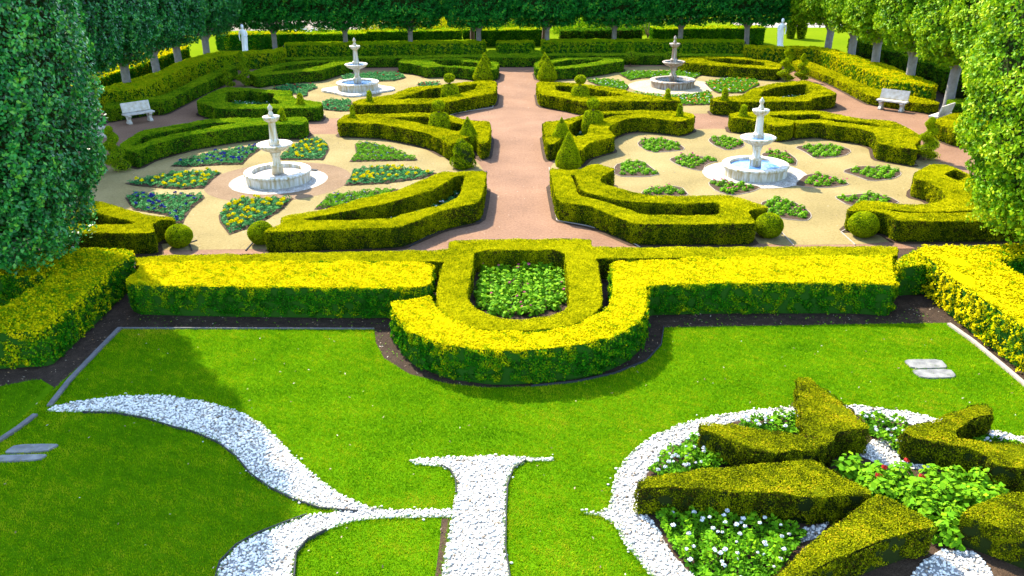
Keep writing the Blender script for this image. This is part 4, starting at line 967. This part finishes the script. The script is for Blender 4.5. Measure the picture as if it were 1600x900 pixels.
# ------------------------------------------------------------------ benches
def bevel_box(name, sx, sy, sz, loc, mat, parent, rx=0, bev=.012):
    bm = bmesh.new(); bmesh.ops.create_cube(bm, size=1); bmesh.ops.scale(bm, vec=(sx, sy, sz), verts=bm.verts[:])
    bmesh.ops.bevel(bm, geom=bm.edges[:], offset=bev, segments=2, affect='EDGES')
    o = bm_obj(name, bm, mat, parent, loc); o.rotation_euler.x = rx; return o
def bench(x, y, rz, label):
    e = empty('stone_bench', (x, y, .002), label, 'bench', 'stone benches on the path', rz)
    bevel_box('seat', 1.42, .46, .07, (0, 0, .455), BENCH, e)
    bevel_box('backrest', 1.34, .07, .46, (0, .235, .73), BENCH, e, rx=rad(-14))
    for s in (-1, 1):
        bm = bmesh.new(); prof = [(-.20, 0), (.20, 0), (.22, .05), (.16, .10), (.10, .16), (.11, .24), (.17, .32), (.22, .38), (.22, .417), (-.22, .417), (-.23, .37), (-.17, .31), (-.11, .23), (-.12, .15), (-.19, .10), (-.22, .05)]
        a = [bm.verts.new((-.07, q, z)) for q, z in prof]; b = [bm.verts.new((.07, q, z)) for q, z in prof]; n = len(prof)
        bm.faces.new(a); bm.faces.new(b[::-1])
        for i in range(n): bm.faces.new((a[i], b[i], b[(i + 1) % n], a[(i + 1) % n]))
        bmesh.ops.recalc_face_normals(bm, faces=bm.faces[:]); bm_obj('leg', bm, BENCH, e, (s * .50, 0, 0))
    return e
bench(-18.12, 40.52, math.atan2(.69, .71), 'stone bench in tree shade on the left path, whole in view')
bench(18.33, 41.45, math.atan2(-.70, .75), 'pale stone bench in the sun on the right path, facing the garden')
bench(*G(152, 213)[:2], rad(135), 'stone bench mostly hidden by the big left tree, only its seat end showing')
bench(*G(1466, 195)[:2], rad(222), 'stone bench seen from behind, half hidden by the hedge beside the big right tree')

# ------------------------------------------------------------------ statues
def statue(x, y, rz, label, flip=1):
    e = empty('statue', (x, y, 0), label, 'statue', 'white marble statues at the back corners', rz)
    bm = bmesh.new()
    def ringtube(path, segs=18, fold=0.0, nf=7):
        rings = []
        for (cx, cy, cz, rx, ry) in path:
            rings.append([bm.verts.new((cx + rx * (1 + fold * math.sin(nf * a + cz * 3)) * math.cos(a), cy + ry * (1 + fold * math.sin(nf * a + cz * 3)) * math.sin(a), cz)) for a in np.linspace(0, 2 * math.pi, segs, endpoint=False)])
        for p, q in zip(rings, rings[1:]):
            for i in range(segs): bm.faces.new((p[i], p[(i + 1) % segs], q[(i + 1) % segs], q[i]))
        bm.faces.new(rings[0][::-1]); bm.faces.new(rings[-1])
    def limb(pts, segs=12):
        rings = []
        P = np.array([p[:3] for p in pts]); T = np.gradient(P, axis=0); T = unit(T)
        for p, t, r in zip(P, T, [p[3] for p in pts]):
            a = np.cross(t, [0.3, 1, 0.1]); a /= np.linalg.norm(a); b = np.cross(t, a)
            rings.append([bm.verts.new(tuple(p + r * (math.cos(q) * a + math.sin(q) * b))) for q in np.linspace(0, 2 * math.pi, segs, endpoint=False)])
        for p, q in zip(rings, rings[1:]):
            for i in range(segs): bm.faces.new((p[i], p[(i + 1) % segs], q[(i + 1) % segs], q[i]))
        bm.faces.new(rings[0][::-1]); bm.faces.new(rings[-1])
    f = flip
    ringtube([(0, 0, 0, .20, .18), (.01 * f, 0, .10, .18, .17), (.02 * f, 0, .45, .165, .15), (.04 * f, 0, .75, .18, .145), (.05 * f, 0, .92, .19, .14), (.03 * f, 0, 1.06, .145, .11), (.01 * f, 0, 1.22, .165, .12), (0, 0, 1.36, .18, .11), (0, 0, 1.43, .13, .085), (0, -.005, 1.47, .075, .065), (0, -.01, 1.54, .07, .065)], 28, .07, 8)
    ringtube([(0, -.01, 1.50, .05, .055), (0, -.02, 1.54, .09, .095), (0, -.02, 1.61, .108, .12), (0, -.01, 1.69, .108, .12), (0, 0, 1.76, .075, .085), (0, 0, 1.79, .03, .03)], 18)
    ringtube([(0, .09, 1.60, .05, .04), (0, .10, 1.65, .06, .05), (0, .09, 1.70, .04, .035)], 10)      # hair knot
    limb([(.17 * f, 0, 1.37, .055), (.245 * f, -.01, 1.22, .048), (.265 * f, -.04, 1.07, .042), (.19 * f, -.15, 1.02, .036), (.10 * f, -.18, 1.05, .032), (.06 * f, -.18, 1.07, .03)])
    limb([(-.17 * f, 0, 1.37, .055), (-.235 * f, .01, 1.20, .048), (-.25 * f, .0, 1.04, .042), (-.235 * f, -.05, .90, .036), (-.225 * f, -.07, .80, .032), (-.22 * f, -.075, .74, .026)])
    limb([(.22 * f, -.06, 1.10, .05), (.22 * f, -.06, .9, .06), (.19 * f, -.05, .6, .06), (.17 * f, -.04, .3, .055), (.16 * f, -.03, .06, .05)])  # cloth falling from the arm
    me = bpy.data.meshes.new('tmp'); bm.to_mesh(me); bm.free()
    t = bpy.data.objects.new('tmp', me); C.objects.link(t)
    rm = t.modifiers.new('r', 'REMESH'); rm.mode = 'VOXEL'; rm.voxel_size = .02; rm.use_smooth_shade = True
    sm = t.modifiers.new('s', 'SMOOTH'); sm.iterations = 2
    m2 = bpy.data.meshes.new_from_object(t.evaluated_get(bpy.context.evaluated_depsgraph_get())); bpy.data.objects.remove(t)
    m2.materials.clear(); m2.materials.append(STATUE)
    o = bpy.data.objects.new('figure', m2); C.objects.link(o); o.parent = e; o.location = (0, 0, .92)
    lathe('pedestal', [(.40, 0), (.40, .12), (.34, .15), (.30, .20), (.30, .78), (.34, .82), (.36, .85), (.36, .92)], STATUE, e, 4)
for px, py, rz, lab, fl in [(381, 82, rad(12), 'white statue of a draped figure behind the left corner hedge', 1), (1221, 73, rad(-12), 'white statue of a draped figure behind the right corner hedge', -1)]:
    c = G(px, py, .92); statue(c[0], c[1] + .3, rz, lab, fl)

# ------------------------------------------------------------------ trees
def crown_mesh(parent, cen, half, z0, z1, mat, size, layers=2.6, seed=0, tint=(.45, .2), power=4.0, amp=.22, flare=0.0, gap=-.45):
    """a clipped block crown: superellipsoid shell of leaves in uneven clumps over a dark twiggy core"""
    hx, hy = half; hz = (z1 - z0) / 2; zc = (z0 + z1) / 2
    area = 4 * (hx + hy) * 2 * hz * .9 + 8 * hx * hy
    n = int(area * layers / (size * size * .36))
    d = unit(rng.normal(size=(n, 3)) * np.array([1, 1, 1.0]))
    # even spread over a box, then pull on to the rounded shell
    face = rng.choice(3, n, p=np.array([hy * hz, hx * hz, hx * hy]) / (hy * hz + hx * hz + hx * hy))
    q = rng.random((n, 3)) * 2 - 1; sgn = np.where(rng.random(n) < .5, -1, 1)
    q[np.arange(n), face] = sgn
    nr = (np.abs(q) ** power).sum(1) ** (1 / power); q = q / nr[:, None]
    N = np.sign(q) * np.abs(q) ** (power - 1) / np.array([hx, hy, hz]); N = unit(N)
    P = q * np.array([hx, hy, hz])
    fl = 1 + flare * (q[:, 2] * .5 + .5); P[:, 0] *= fl; P[:, 1] *= fl
    W = P + np.array([cen[0], cen[1], zc])
    cl = vnoise(W, 1.5, 40, 2); c2 = vnoise(W, .5, 41, 1)
    depth = rng.random(n) ** 1.6
    off = amp * (.75 * cl + .45 * c2) - depth * .42
    P = P + N * off[:, None]; P[:, 2] += zc
    kp = (.8 * c2 + .5 * cl > gap) | (rng.random(n) < .3)
    P, N, cl, c2, depth = P[kp], N[kp], cl[kp], c2[kp], depth[kp]; n = len(P)
    # ragged underside
    low = P[:, 2] < z0 + .35; P[low, 2] -= rng.random(low.sum()) * .3
    LV, LF = leaf_faces(P, N + [0, 0, .35], size, .8, wid=.33, droop=.6)
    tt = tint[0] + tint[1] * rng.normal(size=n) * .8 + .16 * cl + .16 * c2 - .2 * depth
    # core
    bm = bmesh.new(); bmesh.ops.create_icosphere(bm, subdivisions=4, radius=1)
    v = np.array([p.co[:] for p in bm.verts]); cf = np.array([[p.index for p in f_.verts] for f_ in bm.faces]); bm.free()
    nr = (np.abs(v) ** power).sum(1) ** (1 / power); v = v / nr[:, None] * np.array([hx - .42, hy - .42, hz - .38])
    v[:, 2] += zc
    return mesh_obj('crown', np.concatenate([v, LV]), [cf, LF + len(v)], [mat, CORE], np.concatenate([np.ones(len(cf), int), np.zeros(len(LF), int)]), np.concatenate([np.zeros(len(cf)), np.clip(tt, .01, .99)]), parent=parent)

def trunk_mesh(parent, r, h, fork=True, mat=None, lean=(0, 0)):
    bm = bmesh.new()
    def tube(pts):
        rings = []; P = np.array([p[:3] for p in pts], float); T = unit(np.gradient(P, axis=0)); m = 10
        for p, t, rr in zip(P, T, [p[3] for p in pts]):
            a = np.cross(t, [0.2, 1, 0]); a /= np.linalg.norm(a); b = np.cross(t, a)
            rings.append([bm.verts.new(tuple(p + rr * (math.cos(q) * a + math.sin(q) * b) * (1 + .06 * math.sin(3 * q + p[2] * 2)))) for q in np.linspace(0, 2 * math.pi, m, endpoint=False)])
        for p, q in zip(rings, rings[1:]):
            for i in range(m): bm.faces.new((p[i], p[(i + 1) % m], q[(i + 1) % m], q[i]))
        bm.faces.new(rings[-1])
    lx, ly = lean
    tube([(0, 0, -.02, r * 1.35), (0, 0, .25, r * 1.08), (lx * .5, ly * .5, h * .5, r), (lx, ly, h * .8, r * 1.02), (lx, ly, h, r * .8), (lx, ly, h + 2.4, r * .35)])
    if fork:
        for s, dy in ((-1, .15), (1, -.1), (.3, .9), (-.4, -.8)):
            tube([(lx, ly, h * .72, r * .6), (lx + s * .28, ly + dy * .3, h * .9, r * .5), (lx + s * .7, ly + dy * .8, h + .35, r * .36), (lx + s * 1.15, ly + dy * 1.3, h + 1.2, r * .2)])
    return bm_obj('trunk', bm, mat or BARK, parent, (0, 0, 0), True)

def tree(x, y, label, group, half=(2.1, 2.1), z0=2.2, z1=8.5, mat=FIG, size=.16, r=.19, tint=(.45, .2), cshift=(0, 0), layers=2.2, amp=.22, flare=0, name='clipped_tree', fork=True, gap=-.45):
    e = empty(name, (x, y, 0), label, 'tree', group)
    o = crown_mesh(e, (x, y), half, z0, z1, mat, size, layers=layers, tint=tint, amp=amp, flare=flare, gap=gap); o.location = (*cshift, 0)
    trunk_mesh(e, r, z0, fork=fork, lean=(rng.normal() * .04, rng.normal() * .04)); return e
ordn = ['first', 'second', 'third', 'fourth', 'fifth', 'sixth', 'seventh', 'eighth', 'ninth', 'tenth']
GL, GR, GB = 'clipped trees of the left row', 'clipped trees of the right row', 'clipped trees of the back row'
for i, y in enumerate([57.6, 53.9, 50.4, 46.2, 41.8, 37.6, 33.4]):
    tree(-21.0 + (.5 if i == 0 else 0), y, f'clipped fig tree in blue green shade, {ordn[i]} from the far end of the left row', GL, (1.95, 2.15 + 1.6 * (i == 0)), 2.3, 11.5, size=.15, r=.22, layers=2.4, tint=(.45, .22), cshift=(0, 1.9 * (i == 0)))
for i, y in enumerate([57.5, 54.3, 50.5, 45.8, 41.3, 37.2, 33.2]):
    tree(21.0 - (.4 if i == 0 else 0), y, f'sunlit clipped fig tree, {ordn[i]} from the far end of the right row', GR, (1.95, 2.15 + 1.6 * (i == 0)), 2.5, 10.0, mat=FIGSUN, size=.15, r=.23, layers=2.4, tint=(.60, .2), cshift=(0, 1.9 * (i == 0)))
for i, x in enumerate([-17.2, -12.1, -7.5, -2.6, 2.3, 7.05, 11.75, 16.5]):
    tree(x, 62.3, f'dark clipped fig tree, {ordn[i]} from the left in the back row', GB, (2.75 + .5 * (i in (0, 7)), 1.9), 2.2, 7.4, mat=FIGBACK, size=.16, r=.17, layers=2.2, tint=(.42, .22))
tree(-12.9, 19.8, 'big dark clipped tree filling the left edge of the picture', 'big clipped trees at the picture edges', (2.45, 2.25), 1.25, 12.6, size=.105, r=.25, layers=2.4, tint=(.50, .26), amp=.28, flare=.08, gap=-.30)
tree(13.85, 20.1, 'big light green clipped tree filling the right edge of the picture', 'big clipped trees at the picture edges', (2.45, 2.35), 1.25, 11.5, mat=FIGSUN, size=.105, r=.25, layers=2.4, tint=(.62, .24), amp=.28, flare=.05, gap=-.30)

# ------------------------------------------------------------------ small far things
def post(px, py, h, r, label, mat=SLATE, z=0, nm='post'):
    c = G(px, py, z); bm = bmesh.new()
    bmesh.ops.create_cone(bm, cap_ends=True, segments=8, radius1=r, radius2=r * .9, depth=h); bmesh.ops.translate(bm, vec=(0, 0, h / 2), verts=bm.verts[:])
    bmesh.ops.bevel(bm, geom=[e for e in bm.edges if abs(e.verts[0].co.z - e.verts[1].co.z) < 1e-4 and e.verts[0].co.z > h * .9], offset=r * .3, segments=1, affect='EDGES')
    o = bm_obj(nm, bm, mat, None, (c[0], c[1], 0)); tag(o, label, 'post', 'thin posts behind the hedges')
post(446, 98, 1.15, .05, 'thin dark post at the left end of the back hedge')
post(1162, 92, 1.15, .05, 'thin dark post at the right end of the back hedge')
for px, lab in [(948, 'brown stake left of the forked trunk right of the path'), (978, 'brown stake right of the forked trunk right of the path'), (1054, 'brown stake behind the right far fountain tip'), (1160, 'brown stake behind the far right back trunk')]:
    post(px, 62, 2.6, .09, lab, BROWNBARK)
for x, y, lab in [(G(744, 62)[0], 65.0, 'slim brown trunked tree beside the back trunk left of the path'), (G(846, 62)[0], 65.0, 'flared brown trunked tree beside the back trunk right of the path')]:
    tree(x, y, lab, 'brown trunked trees behind the back row', (1.3, 1.0), 2.4, 5.6, size=.18, r=.17, layers=1.8, fork=False).children
for o in [o for o in C.objects if o.name.startswith('trunk') and o.parent and 'brown trunked' in o.parent.get('label', '')]:
    o.data.materials.clear(); o.data.materials.append(BROWNBARK)
# shrubs beyond
def shrub(px, py, label, r, h, mat, fl=None, nfl=0, tint=(.45, .2), name='shrub', z=0):
    c = G(px, py); n = int(700 * r * r); d = unit(rng.normal(size=(n, 3))); d[:, 2] = np.abs(d[:, 2])
    P = d * np.array([r, r, h]) * (.6 + .4 * rng.random((n, 1))); P *= (1 + .18 * vnoise(P, .8, 51))[:, None]
    V, Fc = leaf_faces(P, d, .15, .7)
    e = empty(name, (c[0], c[1], 0), label, 'shrub'); o = mesh_obj('foliage', V, [Fc], mat, None, np.clip(tint[0] + tint[1] * rng.normal(size=n), .01, .99), parent=e)
    stem_mesh('stem', .06, h * .6, e)
    if fl:
        k = rng.choice(n, nfl, replace=False)
        for q in P[k]:
            f = bpy.data.objects.new('flower', HEADS[fl]); C.objects.link(f); f.parent = e; f.location = q * 1.05; f.scale = (2.2, 2.2, 2.2)
shrub(470, 63, 'white flowered shrub behind the back left hedge, left half', 1.2, 1.25, BOXCOOL, 'w', 40)
shrub(503, 63, 'white flowered shrub behind the back left hedge, right half', 1.1, 1.2, BOXCOOL, 'w', 36)
shrub(790, 51, 'loose yellow green shrub far behind the central path', 2.6, 2.6, LIME, tint=(.8, .15))
shrub(690, 51, 'yellow flecked shrub far behind the back left trunks', 2.4, 2.2, GOLD, tint=(.72, .15))
shrub(605, 50, 'pale dry shrub far behind the third back trunk from the left', 2.6, 2.2, GOLD, tint=(.68, .12))
shrub(905, 50, 'grey green shrub far behind the dark clipped hedge', 2.8, 2.4, LIME, tint=(.6, .2))
shrub(985, 49, 'loose green shrub far behind the bare shrub', 2.6, 2.3, LIME, tint=(.6, .2))
# bare twiggy shrub
c = G(1012, 60); bm = bmesh.new()
for k in range(11):
    a = k * .57 + .2; r0 = .035
    pts = [np.array([0, 0, 0]), np.array([.25 * math.cos(a), .25 * math.sin(a), .7]), np.array([.7 * math.cos(a), .7 * math.sin(a), 1.5]), np.array([1.0 * math.cos(a + .2), 1.0 * math.sin(a + .2), 2.1])]
    rings = []
    for q, p in enumerate(pts):
        rr = r0 * (1 - .25 * q); rings.append([bm.verts.new((p[0] + rr * math.cos(t), p[1] + rr * math.sin(t), p[2])) for t in (0, 2.1, 4.2)])
    for p, q in zip(rings, rings[1:]):
        for i in range(3): bm.faces.new((p[i], p[(i + 1) % 3], q[(i + 1) % 3], q[i]))
o = bm_obj('bare_shrub', bm, BROWNBARK, None, (c[0], c[1], 0)); tag(o, 'bare twiggy shrub between the far hedges right of the path', 'shrub')
sheet('far_path', [(20, 78), (60, 74), (60, 77.5), (20, 82)], -.004, PALEEDGE)
sheet('far_flower_field', [(-60, 80), (-12, 80), (-12, 92), (-60, 92)], -.004, ground_mat('pale_flower_field', [(.35, (.06, .06, .025)), (.5, (.13, .10, .07)), (.7, (.19, .15, .14))], .8, 8, .5))
